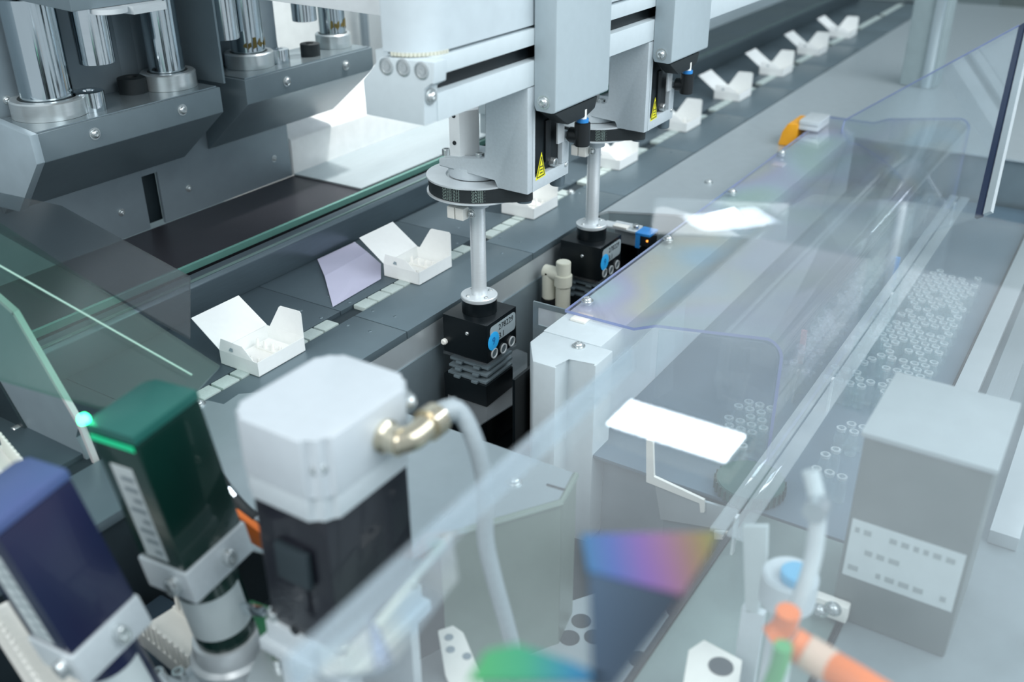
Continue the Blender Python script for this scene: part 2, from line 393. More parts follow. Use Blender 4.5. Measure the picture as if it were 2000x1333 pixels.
# ------------------------------------------------------------------ white cartons
insm = mat('moulded_insert', 'f0f0ec', 0.6, 0, 0.02, 60)
def carton_meshes():
    L, W, Hh, th = 0.083, 0.067, 0.0195, 0.0007
    P = {}
    b = B(); b.box(0, L, 0, W, 0.0001, th); b.box(0, th, 0, W, 0, Hh); b.box(L - th, L, 0, W, 0, Hh); b.box(0, L, 0, th, 0, Hh); b.box(0, L, W - th, W, 0, Hh)
    P['body'] = (b, white)
    b = B(); b.prism([(0, W, Hh), (L, W, Hh), (L - .001, W + .046, Hh + .032), (.001, W + .046, Hh + .032)], (0, -.0005, .0006)); P['lid'] = (b, white)
    # right hand flap stands up, left one folds over
    pts = [(L, 0.0, Hh), (L, W - .006, Hh), (L, W - .028, Hh + .034), (L, W - .031, Hh + .036), (L, .003, Hh + .037), (L, 0.0, Hh + .034)]
    b = B(); b.prism(pts, (-.0006, 0, 0)); P['upright_flap'] = (b, white)
    pts = [(0, 0.006, Hh), (0, W, Hh), (.004, W - .001, Hh + .0145), (.004, W * .42, Hh + .013)]
    b = B(); b.prism(pts, (.0006, 0, 0)); P['folded_flap'] = (b, white)
    b = B(); b.box(.004, L - .004, .004, W - .004, .0012, .0026)
    for x0 in (0.012, 0.050):                          # moulded fingers that grip the vials
        b.box(x0, x0 + .006, .012, W - .012, .0026, .006, .001)
        for j in range(4):
            y = .012 + j * .0135
            b.cyl((x0 + .003, y + .002, .0026), .0032, .0135, seg=10, r2=.0018)
    P['insert'] = (b, insm)
    b = B(); b.prism([(-.0003, W * .62, Hh + .004), (-.0003, W * .72, Hh + .004), (.0012, W * .70, Hh + .008), (.0012, W * .64, Hh + .0075)], (-.0003, 0, 0)); P['print_mark'] = (b, mat('print_grey', '8b9ba3', .7))
    return {k: obj(k, v[0], v[1], smooth=False) for k, v in P.items()}
cm = carton_meshes(); cmesh = {k: (o.data) for k, o in cm.items()}
for o in cm.values(): D.objects.remove(o)
where = ['nearest one, beside the pale motor cap', 'second one, left of the front gripper shaft', 'third one, half hidden by the front belt pulley',
         'fourth one, behind the rear gripper shaft', 'fifth one, just right of the yellow warning sign', 'sixth one, right of the rear black elbow fitting',
         'seventh one along the belt', 'eighth one, next to last on the belt', 'farthest one at the end of the belt']
for i in range(9):
    t = thing('carton', 'open white carton with raised lid, ' + where[i], 'carton', (0.7175 + i * PITCH, 0.835, 0.0007), 'open white cartons on the conveyor', local=True)
    for k, me in cmesh.items():
        o = D.objects.new(k, me); COL.objects.link(o); o.parent = t
# creased panel built in place of a mirrored carton lid, by the second carton
b = B(); cpts = [on(620, 507, z=.002), on(693, 473, z=.002), on(718, 493, z=.007), on(634, 540, z=.007)]
b.sheet([(p.x, p.y, p.z) for p in cpts], .0006)
c2 = [on(634, 540, z=.007), on(718, 493, z=.007), on(744, 516, z=.002), on(744, 545, z=.0012), on(650, 600, z=.0012)]
b.sheet([(p.x, p.y, p.z) for p in c2], .0006)
tag(obj('lid_reflection', b, mat('lilac_reflection', 'c3c3da', .4, 0, .03, 30), smooth=False), 'creased pale lilac lid reflection built as a panel on the belt beside the second carton', 'reflection')

# ------------------------------------------------------------------ back panel and press stations
YB = 1.300
bp = thing('back_panel', 'dark grey back panel with a tall slot below the press stations', 'panel', (0.9, YB, 0))
def bxz(parent, name, x0, x1, z0, z1, y0, y1, m, bev=.0005):
    b = B(); b.box(x0, x1, y0, y1, z0, z1, bev); return obj(name, b, m, parent)
sx0, sx1 = on(290, 420, y=YB).x, on(322, 420, y=YB).x
xe = on(566, 300, y=YB).x
bxz(bp, 'sheet', 0.25, sx0, 0.031, 0.80, YB, YB + .006, dgrey); bxz(bp, 'sheet', sx1, xe, 0.031, 0.80, YB, YB + .006, dgrey)
bxz(bp, 'sheet', sx0, sx1, .118, 0.80, YB, YB + .006, dgrey); bxz(bp, 'slot_back', sx0 - .01, sx1 + .01, .031, .13, YB + .02, YB + .024, ddark)
for p in ((237, 415), (368, 368), (535, 310), (13, 195)):
    v = on(*p, y=YB); screw(bp, (v.x, YB, v.z), (0, -1, 0), SCREW)
stone = mat('column_steel', 'c6d0d5', 0.1, 1.0, 0.05, 14, stretch=(3, 3, .6))
collar = mat('turned_aluminium', 'd3dadb', 0.28, 0.75, 0.05, 40, stretch=(1, 1, 10))
YFR = 1.19
def station(x0, x1, label, greasy):
    t = thing('press_station', label, 'press', (x0, YB, .13), 'press stations on the back panel')
    zt, zb = .2555, .217
    pr = [(YFR, zt), (YFR, zb), (YB - .001, .128), (YB - .001, zt)]
    b = B(); b.prism([(x0, y, z) for y, z in pr], (x1 - x0, 0, 0), .0012); obj('housing', b, grey, t)
    b = B(); b.box(x0 + .004, x1 - .004, YFR + .004, YB - .004, zt + .0002, zt + .002); obj('top_plate', b, mat('top_plate', '9aa8ae', .25, .7), t)
    for f in (.29, .76): screw(t, (x0 + (x1 - x0) * f, YFR, .237), (0, -1, 0), SCREWB)
    return t
s1 = station(0.7055, 1.0277, 'left press station with clean chrome columns above a steel housing', 0)
s2 = station(1.0784, 1.3894, 'right press station with grease stained columns above a steel housing', 1)
def column(t, px, py, r, rc, zt=.2578, top=.75, grease=False):
    v = on(px, py, z=zt)
    b = B(); b.lathe((v.x, v.y, zt), [(0, 0), (rc, 0), (rc, .022), (rc - .002, .024), (r * 1.12, .024), (r * 1.1, .012), (0, .012)], seg=40); obj('collar', b, collar, t)
    b = B(); b.cyl((v.x, v.y, zt + .0125), r, top - zt, seg=40); c = obj('column', b, stone, t)
    if grease:
        b = B()
        for k in range(7):
            a = -2.5 + k * .28 + random.random() * .1; h = random.uniform(.006, .016)
            b.sheet([(v.x + (r + .0006) * math.cos(a + da), v.y + (r + .0006) * math.sin(a + da), zt + .03 + dz + random.uniform(0, .008)) for da, dz in ((-.12, 0), (.12, .002), (.1, h), (-.08, h * .8))], .0008)
        o = obj('grease_stain', b, rust, c); o.location = (0, 0, 0)
    return v
def piston(t, px, py, r, top=.75):
    """hanging rod whose lower end is at the pixel"""
    v = on(px, py, y=1.235); b = B(); b.cyl((v.x, 1.235, v.z), r, top - v.z, seg=32, bev=.001); obj('piston', b, chrome, t)
def stub(t, px, py, r, h, m_):
    v = on(px, py, z=.2576); b = B(); b.lathe((v.x, v.y, .2576), [(0, 0), (r, 0), (r, h), (r * .85, h + .001), (r * .4, h + .001), (r * .35, h - .004), (0, h - .004)], seg=28); obj('stub', b, m_, t)
column(s1, 100, 222, .0345, .050, top=.3985); column(s1, 332, 168, .0265, .041, top=.3985)
piston(s1, 190, 122, .0245, top=.4115); piston(s1, 440, 75, .0225)
stub(s1, 180, 214, .020, .026, chrome); stub(s1, 262, 180, .021, .022, rubber)
v = on(247, 150, z=.262); screw(s1, (v.x, v.y, .2577), (0, 0, 1), CAPL)
column(s2, 489, 128, .0275, .040, grease=True); column(s2, 652, 90, .0235, .032, grease=True)
piston(s2, 595, 40, .021)
stub(s2, 548, 122, .016, .022, chrome); stub(s2, 607, 108, .017, .02, rubber)
# separating side plate between the stations
b = B(); p0 = on(395, 168, y=1.20); b.box(1.040, 1.044, 1.195, YB - .001, .2578, .80); tag(obj('divider_plate', b, grey), 'thin grey divider plate standing between the two press stations', 'plate')
# end cover of the left station (light angled sheet at the picture edge)
b = B(); pts = [on(-40, 225, x=.690), on(57, 266, x=.690), on(72, 322, x=.690), on(38, 414, x=.690), on(-40, 395, x=.690)]
b.prism(pts, (.012, 0, 0), .001); o = obj('end_cover', b, mat('satin_sheet', 'a4b4bc', .35, .3), s1)
# heads the columns hang from
up = thing('press_crosshead', 'grey crosshead block above the left press columns', 'block', (.8, 1.2, .40))
b = B(); zt = .412
pts = [on(-60, -20, z=zt), on(140, 24, z=zt), on(350, -6, z=zt), on(330, -120, z=zt), on(-60, -160, z=zt)]
b.prism([(p.x, p.y, zt) for p in pts], (0, 0, .2), .002); obj('block', b, grey, up)
b = B(); v = on(212, 14, z=zt); b.cyl((v.x, v.y, zt - .006), .022, .0058, seg=32); b.box(v.x + .02, v.x + .07, v.y - .02, v.y + .01, zt - .01, zt); obj('nut_plate', b, alu, up)
wp = thing('crosshead_cover', 'long white cover above the right press columns', 'cover', (1.1, 1.0, .45))
b = B(); yv = 1.12
p = [on(500, -8, y=yv), on(760, 37, y=yv), on(770, -60, y=yv), on(500, -120, y=yv)]
p = [on(490, -4, y=1.14), on(765, 34, y=.97)]
b.prism([(p[0].x, p[0].y, p[0].z), (p[1].x, p[1].y, p[1].z), (p[1].x, p[1].y, p[1].z + .12), (p[0].x, p[0].y, p[0].z + .12)], (.01, .012, 0), .001); obj('sheet', b, mat('white_cover', 'e9eff1', .5), wp)
# bright cover right of the back panel
wb = thing('white_machine_cover', 'bright white machine cover to the right of the dark back panel', 'cover', (1.6, YB, .03))
b = B(); pr = [(YB - .002, .030), (YB - .002, .098), (YB + .03, .118), (YB + .22, .118), (YB + .22, .03)]
b.prism([(xe + .004, y, z) for y, z in pr], (1.25, 0, 0), .003); obj('shell', b, mat('gloss_white', 'f4f7f6', .3), wb)
b = B(); b.box(xe + .004, xe + 1.3, 1.135, YB - .002, .0305, .034, .0005); obj('brushed_ledge', b, mat('ledge', 'c9d4d8', .3, .6, .08, 30, 0, stretch=(1, 30, 30)), wb)
b = B(); b.box(1.5, 2.4, 1.75, 1.78, -.25, 1.2); tag(obj('rear_cabinet', b, mat('cab', 'd5dbdb', .6)), 'pale cabinet wall standing behind the white machine cover', 'cabinet')
b = B(); v = on(715, 40, y=1.7); b.box(v.x - .008, v.x + .008, 1.70, 1.715, -.25, 1.0); tag(obj('cabinet_post', b, dgrey), 'thin dark post in front of the pale rear cabinet', 'post')

# ------------------------------------------------------------------ gantry beam
XS, YSH, HD = 1.0093, 0.702, 0.3268
gb = thing('gantry_beam', 'light grey gantry beam with angular end cap carrying two pick heads', 'gantry', (.78, .64, .334))
xb = .7765; z0 = .3355
b = B(); b.prism([(xb + .022, .602, z0), (xb + .022, .602, z0 + .029), (xb + .022, .618, z0 + .029), (xb + .022, .618, z0 + .0465), (xb + .022, .602, z0 + .0465), (xb + .022, .602, z0 + .065), (xb + .022, .680, z0 + .065), (xb + .022, .680, z0)], (2.2, 0, 0), .0008); obj('profile', b, paint, gb)
b = B(); b.box(xb + .03, 2.9, .614, .6175, z0 + .0295, z0 + .046); obj('slot_band', b, black, gb)
pe = [on(830, 247, x=xb), on(826, 172, x=xb), on(846, 165, x=xb), on(848, 122, x=xb), on(742, 112, x=xb), on(709, 156, x=xb), on(715, 224, x=xb)]
b = B(); b.prism(pe, (.022, 0, 0), .0015); obj('end_cap', b, paint, gb)
for px in ((755, 129), (788, 132), (824, 138)):
    v = on(*px, x=xb); b = B(); b.lathe((xb, v.y, v.z), [(.0088, 0), (.0088, .0010), (.0074, .0014), (.0071, .0002), (.0050, .0002), (.0046, .0012), (.0024, .0012), (.0020, .0002), (0, .0002)], axis=(-1, 0, 0), seg=24); obj('bolt', b, steel, gb)
v = on(841, 188, y=.602); screw(gb, (v.x, .602, v.z), (0, -1, 0), SCREWB)
# cable housing on the beam
hz = z0 + .0685
b = B(); x0, x1 = on(788, 112, y=.625).x, 2.3; prof = []
yc, rr = .640, .040
x0 = .7815
for i in range(13):
    a = -PI / 2 - PI / 2 * i / 12
    prof.append((x0 + rr + rr * math.cos(a), .604 + rr + rr * math.sin(a), hz))
prof += [(x0, .655, hz), (x0 + 1.5, .655, hz), (x0 + 1.5, .604, hz)]
b.prism(prof, (0, 0, .32)); obj('cable_housing', b, mat('housing_white', 'bcc8ce', .38), gb)
b = B()
for i in range(16):
    a = -PI / 2 - PI / 2 * i / 15
    b.cyl((x0 + rr + (rr - .001) * math.cos(a), .604 + rr + (rr - .001) * math.sin(a), z0 + .0652), .0022, .0036, seg=8)
obj('ribbed_edge', b, cream, gb)
b = B(); b.box(xb + .006, xb + .10, .6575, on(755, 60, x=xb + .006).y, z0 + .0652, z0 + .4, .002); obj('rear_housing', b, paint, gb)

# ------------------------------------------------------------------ pick heads
def pick_head(label):
    t = thing('pick_head', label, 'robot head', (XS, YSH, .2), 'pick heads on the gantry beam')
    xp, y1, zb, zt = .9743, .602, .2045, .3345
    x2 = 1.0755
    # side plate of the bracket with foot: outline in the plane x = xp
    out = [(.602, zb), (.602, zt), (.662, zt), (.662, .2475), (.664, .2405), (.670, .2375), (.7275, .2335), (.736, .229), (.736, .2195), (.649, .2165), (.647, zb + .001)]
    b = B(); b.prism([(xp, y, z) for y, z in out], (.012, 0, 0), .0014); obj('side_plate', b, castm, t)
    b = B(); b.box(xp + .0122, 1.042, .6625, .736, .2215, .2335, .003); b.cyl((XS, YSH, .207), .0365, .0143, seg=40); obj('foot', b, castm, t)
    # front wall with rectangular opening
    b = B(); b.box(xp + .0122, xp + .017, .602, .612, zb, zt); b.box(xp + .017, x2, .602, .612, zb, .2215, .001)
    b.box(x2 - .017, x2, .602, .612, .2215, .262, .001); obj('front_wall', b, castm, t)
    b = B(); b.box(xp + .0172, x2 - .0175, .6085, .66, zb + .018, zt - .002); obj('recess', b, black, t)
    b = B(); b.box(xp + .050, xp + .062, .6062, .6083, .232, .285, .0005); obj('lever', b, blackp, t)
    b = B(); b.box(xp + .067, xp + .083, .5985, .6018, .252, .292, .001); obj('port_plate', b, alu, t)
    for zz in (.2525, .2185): screw(t, (x2 - .008, .602, zz), (0, -1, 0), SCREWS)
    screw(t, (xp + .066, .6083, .2285), (0, -1, 0), CAPS, 'cap_screw')
    # warning sign
    b = B(); yy = .6015; sx, sz = xp + .0185, .2175
    b.prism([(sx, yy, sz), (sx + .0235, yy, sz + .0012), (sx + .0135, yy, sz + .033)], (0, .0004, 0)); sg = obj('warning_sign', b, yellow, t)
    b = B()
    tri = [Vector((sx + .003, yy, sz + .0025)), Vector((sx + .0205, yy, sz + .0035)), Vector((sx + .0133, yy, sz + .0275))]
    for i in range(3):
        a, c = tri[i], tri[(i + 1) % 3]; d = (c - a).normalized(); n = Vector((-d.z, 0, d.x)) * .0006
        b.prism([a - n, c - n, c + n, a + n], (0, -.0003, 0))
    for k in range(3): b.box(sx + .0095, sx + .016, yy - .0003, yy, sz + .0065 + k * .004, sz + .0078 + k * .004)
    o = obj('sign_border', b, ink, sg); o.location = (0, 0, 0)
    # upright block with two holes behind the foot
    b = B(); p = [(xp + .006, .7225), (xp + .006, .7065), (xp + .030, .6935), (xp + .05, .7065), (xp + .05, .7225)]
    b.prism([(x, y, .2338) for x, y in p], (0, 0, .058), .0006)
    obj('upright_block', b, mat('bright_block', 'e6ebec', .35, .1), t)
    b = B()
    for zz in (.2515, .286): b.cyl((xp + .0062, .7145, zz), .0027, .0012, axis='-x', seg=14)
    obj('tapped_hole', b, ink, t)
    for x, y in ((XS - .028, .7285), (XS - .02, .682)): screw(t, (x, y, .2336), (0, 0, 1), CAPS, 'cap_screw')
    # pulley, belt
    zc0, zc1 = .1865, .2068; R = .0625
    b = B(); b.lathe((XS, YSH, zc0 - .0025), [(0, 0), (R + .003, 0), (R + .003, .0022), (R - .002, .0022), (R - .002, .0205), (R + .003, .0205), (R + .003, .0228), (.04, .0228), (.038, .021), (0, .021)], seg=72); obj('pulley', b, alu, t)
    sp = on(1024, 374, z=.197); sp.z = 0; r2 = .0105
    d = Vector((sp.x - XS, sp.y - YSH, 0)); L = d.length; base = math.atan2(d.y, d.x); al_ = math.acos((R - r2) / L)
    path = []
    for i in range(49):
        a = base + al_ + (2 * PI - 2 * al_) * i / 48; path.append((XS + R * math.cos(a), YSH + R * math.sin(a)))
    for i in range(9):
        a = base - al_ + 2 * al_ * i / 8; path.append((sp.x + r2 * math.cos(a), sp.y + r2 * math.sin(a)))
    tb = bmesh.new(); rows = []
    for x, y in path:
        c = Vector((XS, YSH)) if (Vector((x, y)) - Vector((sp.x, sp.y))).length > r2 * 1.2 else Vector((sp.x, sp.y))
        nn = (Vector((x, y)) - c).normalized() * .0015; xi, yi = x - nn.x, y - nn.y; xo, yo = x + nn.x * .3, y + nn.y * .3
        rows.append([tb.verts.new(q) for q in ((xo, yo, zc0), (xo, yo, zc1 - .003), (xi, yi, zc1 - .003), (xi, yi, zc0))])
    n = len(rows)
    for i in range(n):
        a, c = rows[i], rows[(i + 1) % n]
        for k in range(4): tb.faces.new((a[k], a[(k + 1) % 4], c[(k + 1) % 4], c[k]))
    b = B(); b.add(tb); bt = obj('timing_belt', b, rubber, t)
    b = B()
    for blk, a0 in ((0, PI + .05), (1, PI - .62 + 1.5)):
        for ln in range(4):
            tt = text_bm('GATES GT3 304 PRO7' if blk else 'GATES GT3', .0050)
            for vv in tt.verts:
                a = a0 + vv.co.x / R; z = zc0 + .0028 + ln * .0041 + vv.co.y
                vv.co = Vector((XS + (R + .0009) * math.cos(a), YSH + (R + .0009) * math.sin(a), z))
            me = D.meshes.new('q'); tt.to_mesh(me); tt.free(); b.bm.from_mesh(me); D.meshes.remove(me)
    o = obj('belt_print', b, inkg, bt); o.location = (0, 0, 0)
    b = B(); b.cyl((sp.x, sp.y, zc0 - .003), .010, .03, seg=24); b.cyl((1.066, .613, .190), .010, .0145, seg=24, bev=.001); obj('drive_pinion', b, dsteel, t)
    # clamp below the pulley
    b = B(); b.box(XS - .03, XS + .022, YSH - .004, YSH + .03, .170, .1835, .001); obj('hub_block', b, blackp, t)
    b = B(); b.box(XS - .044, XS - .031, YSH + .006, YSH + .0175, .155, .171, .001); b.box(XS - .044, XS - .031, YSH - .008, YSH + .0045, .155, .171, .001); obj('trigger_cube', b, whitep, t)
    b = B(); b.cyl((XS, YSH, .162), .0165, .0215, seg=28); b.box(XS + .01, XS + .04, YSH - .022, YSH - .006, .170, .182, .001); obj('shaft_clamp', b, castm, t)
    screw(t, (XS - .032, YSH - .013, .163), (-1, 0, 0), SCREW); screw(t, (XS + .03, YSH - .022, .176), (0, -1, 0), SCREW)
    b = B(); b.cyl((XS, YSH, .0335), .0105, .130, seg=32); obj('shaft', b, alu, t)
    b = B(); b.lathe((XS, YSH, .0275), [(0, 0), (.025, 0), (.0255, .001), (.0255, .005), (.0245, .006), (0, .006)], seg=40); fl = obj('flange', b, alu, t)
    for k in range(4):
        a = PI / 4 + .35 + k * PI / 2; screw(t, (XS + .018 * math.cos(a), YSH + .018 * math.sin(a), .0336), me=SCREWS)
    # gripper tool
    W = .074; X0, X1, Y0, Y1 = XS - W / 2, XS + W / 2, YSH - W / 2, YSH + W / 2; ztb, zbb = .008, -.050
    b = B(); b.cyl((XS, YSH, ztb + .0002), .0245, .019, seg=40); obj('neck', b, black, t)
    b = B(); b.box(X0, X1, Y0, Y1, zbb, ztb, .0008); obj('gripper_body', b, black, t)
    screw(t, (X0, YSH - .004, -.012), (-1, 0, 0), SCREWS)
    b = B(); b.lathe((X0 - .0002, Y1 - .003, -.034), [(0, 0), (.0045, 0), (.0045, .004), (.003, .006), (0, .006)], axis=(-1, 0, 0), seg=18); obj('white_button', b, whitep, t)
    # label with number
    b = B(); lp = rrect(XS + .002, -.0115, .064, .0275, .006); b.prism([(u, Y0 - .0002, v) for u, v in lp], (0, -.0005, 0)); lb = obj('number_label', b, labelg, t)
    b = B(); text_on(b, '278229', .0125, (XS + .009, Y0 - .0008, -.0055), (1, 0, 0), (0, 0, 1)); text_on(b, '3.1', .0125, (XS - .002, Y0 - .0008, -.019), (1, 0, 0), (0, 0, 1))
    o = obj('label_print', b, ink, lb); o.location = (0, 0, 0)
    b = B(); b.cyl((X0 + .0145, Y0 - .0008, -.0205), .0135, .0005, axis='-y', seg=32); st = obj('round_sticker', b, sticker, t)
    b = B(); text_on(b, '9', .016, (X0 + .0145, Y0 - .0014, -.0205), (1, 0, 0), (0, 0, 1)); o = obj('sticker_print', b, mat('pen_blue', '1b6aa8', .6), st); o.location = (0, 0, 0)
    for k, (u, v) in enumerate([(lambda q: (q.x, q.z))(on(px_, py_, y=Y0)) for px_, py_ in ((965, 690), (983, 681), (999, 667))]):
        b = B(); b.lathe((u, Y0 - .0001, v), [(.0078, 0), (.0078, .0014), (.0062, .0016), (.0060, .0004), (.0055, .0004), (.0010, .0004), (0, .0004)], axis=(0, -1, 0), seg=24); 
        for f in b.bm.faces:
            if (f.calc_center_median() - Vector((u, Y0, v))).length < .0056: f.material_index = 1
        obj('ring_port', b, [mat('ring_white', 'cfd6d8', .3, .2), mat('port_grey', '5b686d', .4)], t)
    # clear and dark jaw plates, lower block
    b = B(); b.box(X0 - .001, X1, Y0 - .001, Y1 + .001, zbb - .0045, zbb - .0003, .0006); obj('clear_plate', b, acr, t)
    for k, (dx, zz) in enumerate(((.004, -.062), (.001, -.072), (-.002, -.082))):
        b = B(); b.box(X0 + .004 + dx, X1 - .004, Y0 + .004, Y1 - .004, zz - .004, zz, .0006)
        for j in range(2): b.box(X0 - .002 + dx, X0 + .003 + dx, Y0 + .016 + j * .03, Y0 + .026 + j * .03, zz - .004, zz - .0005, .0004)
        obj('jaw_plate', b, grey, t)
    b = B(); b.box(XS - .02, XS + .02, YSH - .02, YSH + .02, -.092, zbb - .001); obj('jaw_stem', b, blackp, t)
    b = B(); b.box(X0 - .001, X1 - .006, Y0 + .002, Y1 + .001, -.19, -.0865, .0006); obj('lower_block', b, black, t)
    # carriage cover
    xc, yc0, zc = .9875, .572, .305
    b = B(); b.prism([(xc, .6015, zc + .007), (xc, .5985, zc + .001), (xc, .578, zc), (xc, .5735, zc + .001), (xc, yc0, zc + .003), (xc, yc0, .80), (xc, .6015, .80)], (.134, 0, 0), .0012); cv = obj('carriage_cover', b, paint2, t)
    v = on(1062, 200, x=xc); screw(t, (xc, v.y, v.z), (-1, 0, 0), SCREWB)
    b = B(); b.prism([(xc + .006, .5985, zc - .0015), (xc + .115, .5985, zc - .0015), (xc + .108, .5985, zc - .016), (xc + .085, .5985, zc - .022), (xc + .04, .5985, zc - .022)], (0, -.022, 0), .002); obj('rubber_boot', b, rubber, t)
    # elbow fitting with blue ring
    ex, ey, ez = xp + .097, .581, .258
    b = B(); b.cyl((ex, ey, ez - .012), .0102, .030, seg=22, bev=.001); b.cyl((ex, ey - .0005, ez), .0095, .0175, axis='y', seg=20); obj('elbow_fitting', b, blackp, t)
    b = B(); b.cyl((ex, ey, ez + .0182), .0078, .0045, seg=22); obj('release_ring', b, blue, t)
    b = B(); b.cyl((ex, ey, ez + .0228), .0052, .012, seg=18); obj('air_hose', b, whitep, t)
    # belt clamp block on the beam
    b = B(); b.box(xc + .139, xc + .165, .594, .6018, .372, .394, .002); obj('belt_clamp', b, alu, t)
    for k in range(2): screw(t, (xc + .138 + k * .011, .6018, .3655), (0, -1, 0), SCREWB)
    return t
ph = pick_head('front pick head with printed belt pulley, label 278229 and blue dot')
ph2 = copy_tree(ph, None, Vector((HD, 0, 0))); ph2['label'] = 'rear pick head, farther along the beam above the photo sensor'
del_names = ('belt_clamp',)

# ------------------------------------------------------------------ tables, pit, rail
tb = thing('front_table', 'pale grey sheet metal table between the motor and the pit', 'table', (.6, .6, -.25))
zt = .0025
def P3(px, py, z): v = on(px, py, z=z); return (v.x, v.y, z)
out = [P3(352, 786, zt), P3(408, 783, zt), P3(437, 790, zt), P3(466, 770, zt), (.745, .7465, zt), (.745, .545, zt), (.745, .40, zt), P3(1098, 983, zt), P3(870, 1050, zt), (.50, .47, zt), (.475, .60, zt), (.50, .70, zt)]
b = B(); b.prism([(x, y, z - .0022) for x, y, z in out], (0, 0, .0022), 0); obj('sheet', b, mat('satin_table', '9fadb3', .36, .45, .04, 40), tb)
b = B(); e0, e1, e2 = Vector(P3(860, 1053, zt - .003)), Vector(P3(1096, 984, zt - .003)), Vector((.745, .40, zt - .003)); dn = Vector((0, 0, -.19))
for a, c in ((e0, e1), (e1, e2)): b.sheet([a, c, c + dn, a + dn], .002)
b.tube([e0 + Vector((0, 0, .001)), e1 + Vector((0, 0, .001)), e2 + Vector((0, 0, .001))], .004, seg=8, sub=False); obj('skirt', b, mat('skirt_grey', '78897f', .42, .3), tb)
for p in ((388, 791), (1005, 943)): v = P3(*p, zt); screw(tb, v, me=SCREWB)
b = B(); a = Vector(P3(1068, 947, zt + .0006)); c = Vector(P3(1105, 958, zt + .0006)); b.tube([a, c], .0012, seg=6, sub=False); obj('slit', b, ink, tb)
pit = thing('pit_liner', 'dark sheet metal pit into which the gripper tools reach', 'pit', (1.1, .67, -.25))
b = B(); b.box(.747, 1.465, .578, .755, -.248, -.244); obj('pit_floor', b, black, pit)
b = B(); b.box(.90, 1.465, .574, .578, -.248, -.013); obj('pit_wall', b, black, pit); b = B(); b.box(.741, .7445, .58, .755, -.248, -.002); obj('pit_wall', b, ddark, pit)
rt = thing('rear_table', 'large pale grey table beyond the pit under the far hood', 'table', (2.2, .55, -.25))
zr = .0
b = B(); o1, o2, o3 = on(1099, 403, z=0), on(1187, 412, z=0), on(1300, 418, z=0)
b.prism([(1.4597, .754, -.004), (1.4811, .7465, -.004), (1.5176, .6631, -.004), (1.55, .585, -.004), (2.19, .585, -.004), (2.19, -.4, -.004), (4.3, -.4, -.004), (4.3, .754, -.004)], (0, 0, .004)); obj('sheet', b, lightplate, rt)
b = B(); b.prism([(1.462, .753, -.0045), (1.4825, .745, -.0045), (1.519, .6625, -.0045), (1.551, .585, -.0045), (1.60, .585, -.0045), (1.60, .753, -.0045)], (0, 0, -.055)); obj('front_face', b, mat('table_face', '7f8f94', .45, .3), rt)
for p in ((1384, 357), (1115, 377)): v = P3(*p, 0.0); screw(rt, v, me=SCREWB)
b = B(); b.box(1.62, 2.18, .59, .75, -.249, -.062); b.box(2.2, 4.28, -.38, .75, -.249, -.0045); obj('frame', b, grey, rt)

mr = thing('mounting_rail', 'long white machined rail along the pit holding the clear hood', 'rail', (.9, .53, -.25))
zr = .030
b = B(); b.box(.965, 2.12, .488, .572, -.012, zr, .002); b.box(.965, 2.12, .488, .50, -.24, -.012); obj('rail', b, paint, mr)
b = B(); b.prism([(.888, .541, zr), (.888, .5085, zr), (.918, .5085, zr), (.918, .470, zr), (.964, .470, zr), (.964, .571, zr), (.93, .5705, zr)], (0, 0, -.27), .003); obj('end_block', b, paint, mr)
screw(mr, P3(1130, 677, zr), me=SCREWB)
for i in range(4):
    pass

# ------------------------------------------------------------------ clear hood
hd = thing('clear_hood', 'large clear acrylic hood with rounded edge over the vial trays', 'hood', (1.6, .42, -.1))
hx0, hx1 = 1.02, 2.19; th = .004
def hood_prof(off=0.0):
    pts = [(.5715, .0335 + off), (.47, .0335 + off), (.44, .046 + off)]
    # top slopes gently up then rounds over into the right wall
    cy, cz, r = .300, .047, .020 + off
    for i in range(9):
        a = PI / 2 + .12 + (PI / 2 - .12) * i / 8
        pts.append((cy + r * math.cos(a), cz + r * math.sin(a)))
    pts.append((.300 - r, -.0985))
    return pts
t = bmesh.new(); inn = hood_prof(0); outp = hood_prof(th)
rows = []
for x in (hx0, hx1): rows.append([[t.verts.new((x, y, z)) for y, z in pr] for pr in (inn, outp)])
n = len(inn); edge_faces = []
for i in range(n - 1):
    a, c = rows[0], rows[1]
    t.faces.new((a[0][i], a[0][i + 1], c[0][i + 1], c[0][i])); t.faces.new((a[1][i], c[1][i], c[1][i + 1], a[1][i + 1]))
    for rw in rows:
        f = t.faces.new((rw[0][i], rw[1][i], rw[1][i + 1], rw[0][i + 1])); f.material_index = 1
for i in (0, n - 1):
    f = t.faces.new((rows[0][0][i], rows[1][0][i], rows[1][1][i], rows[0][1][i])); f.material_index = 1
b = B(); b.bm.free(); b.bm = t; bmesh.ops.recalc_face_normals(t, faces=list(t.faces)); obj('shell', b, [acr_i, edgeblue], hd)
b = B(); b.prism([(hx0 - .004, .4345, -.0985), (hx0 - .004, .4345, .045), (hx0 - .004, .300, .064), (hx0 - .004, .286, .060), (hx0 - .004, .281, .047), (hx0 - .004, .281, -.0985)], (.0038, 0, 0), .0004); obj('end_pane', b, acr, hd)
b = B(); b.prism([(hx1 + .0002, .4345, -.003), (hx1 + .0002, .4345, .045), (hx1 + .0002, .300, .064), (hx1 + .0002, .281, .05), (hx1 + .0002, .281, -.003)], (.0038, 0, 0)); obj('end_pane', b, acr, hd)
for p in ((1147, 588), (1305, 467), (1430, 375), (1527, 299)):
    v = on(*p, z=.038); screw(hd, (v.x, v.y, .0377), me=SCREWB)
for p in ((1135, 622), (1520, 322)):
    v = on(*p, z=.031); b = B(); b.box(v.x - .012, v.x + .012, v.y - .012, v.y + .010, .0302, .0333, .0005); obj('spacer', b, whitep, hd)
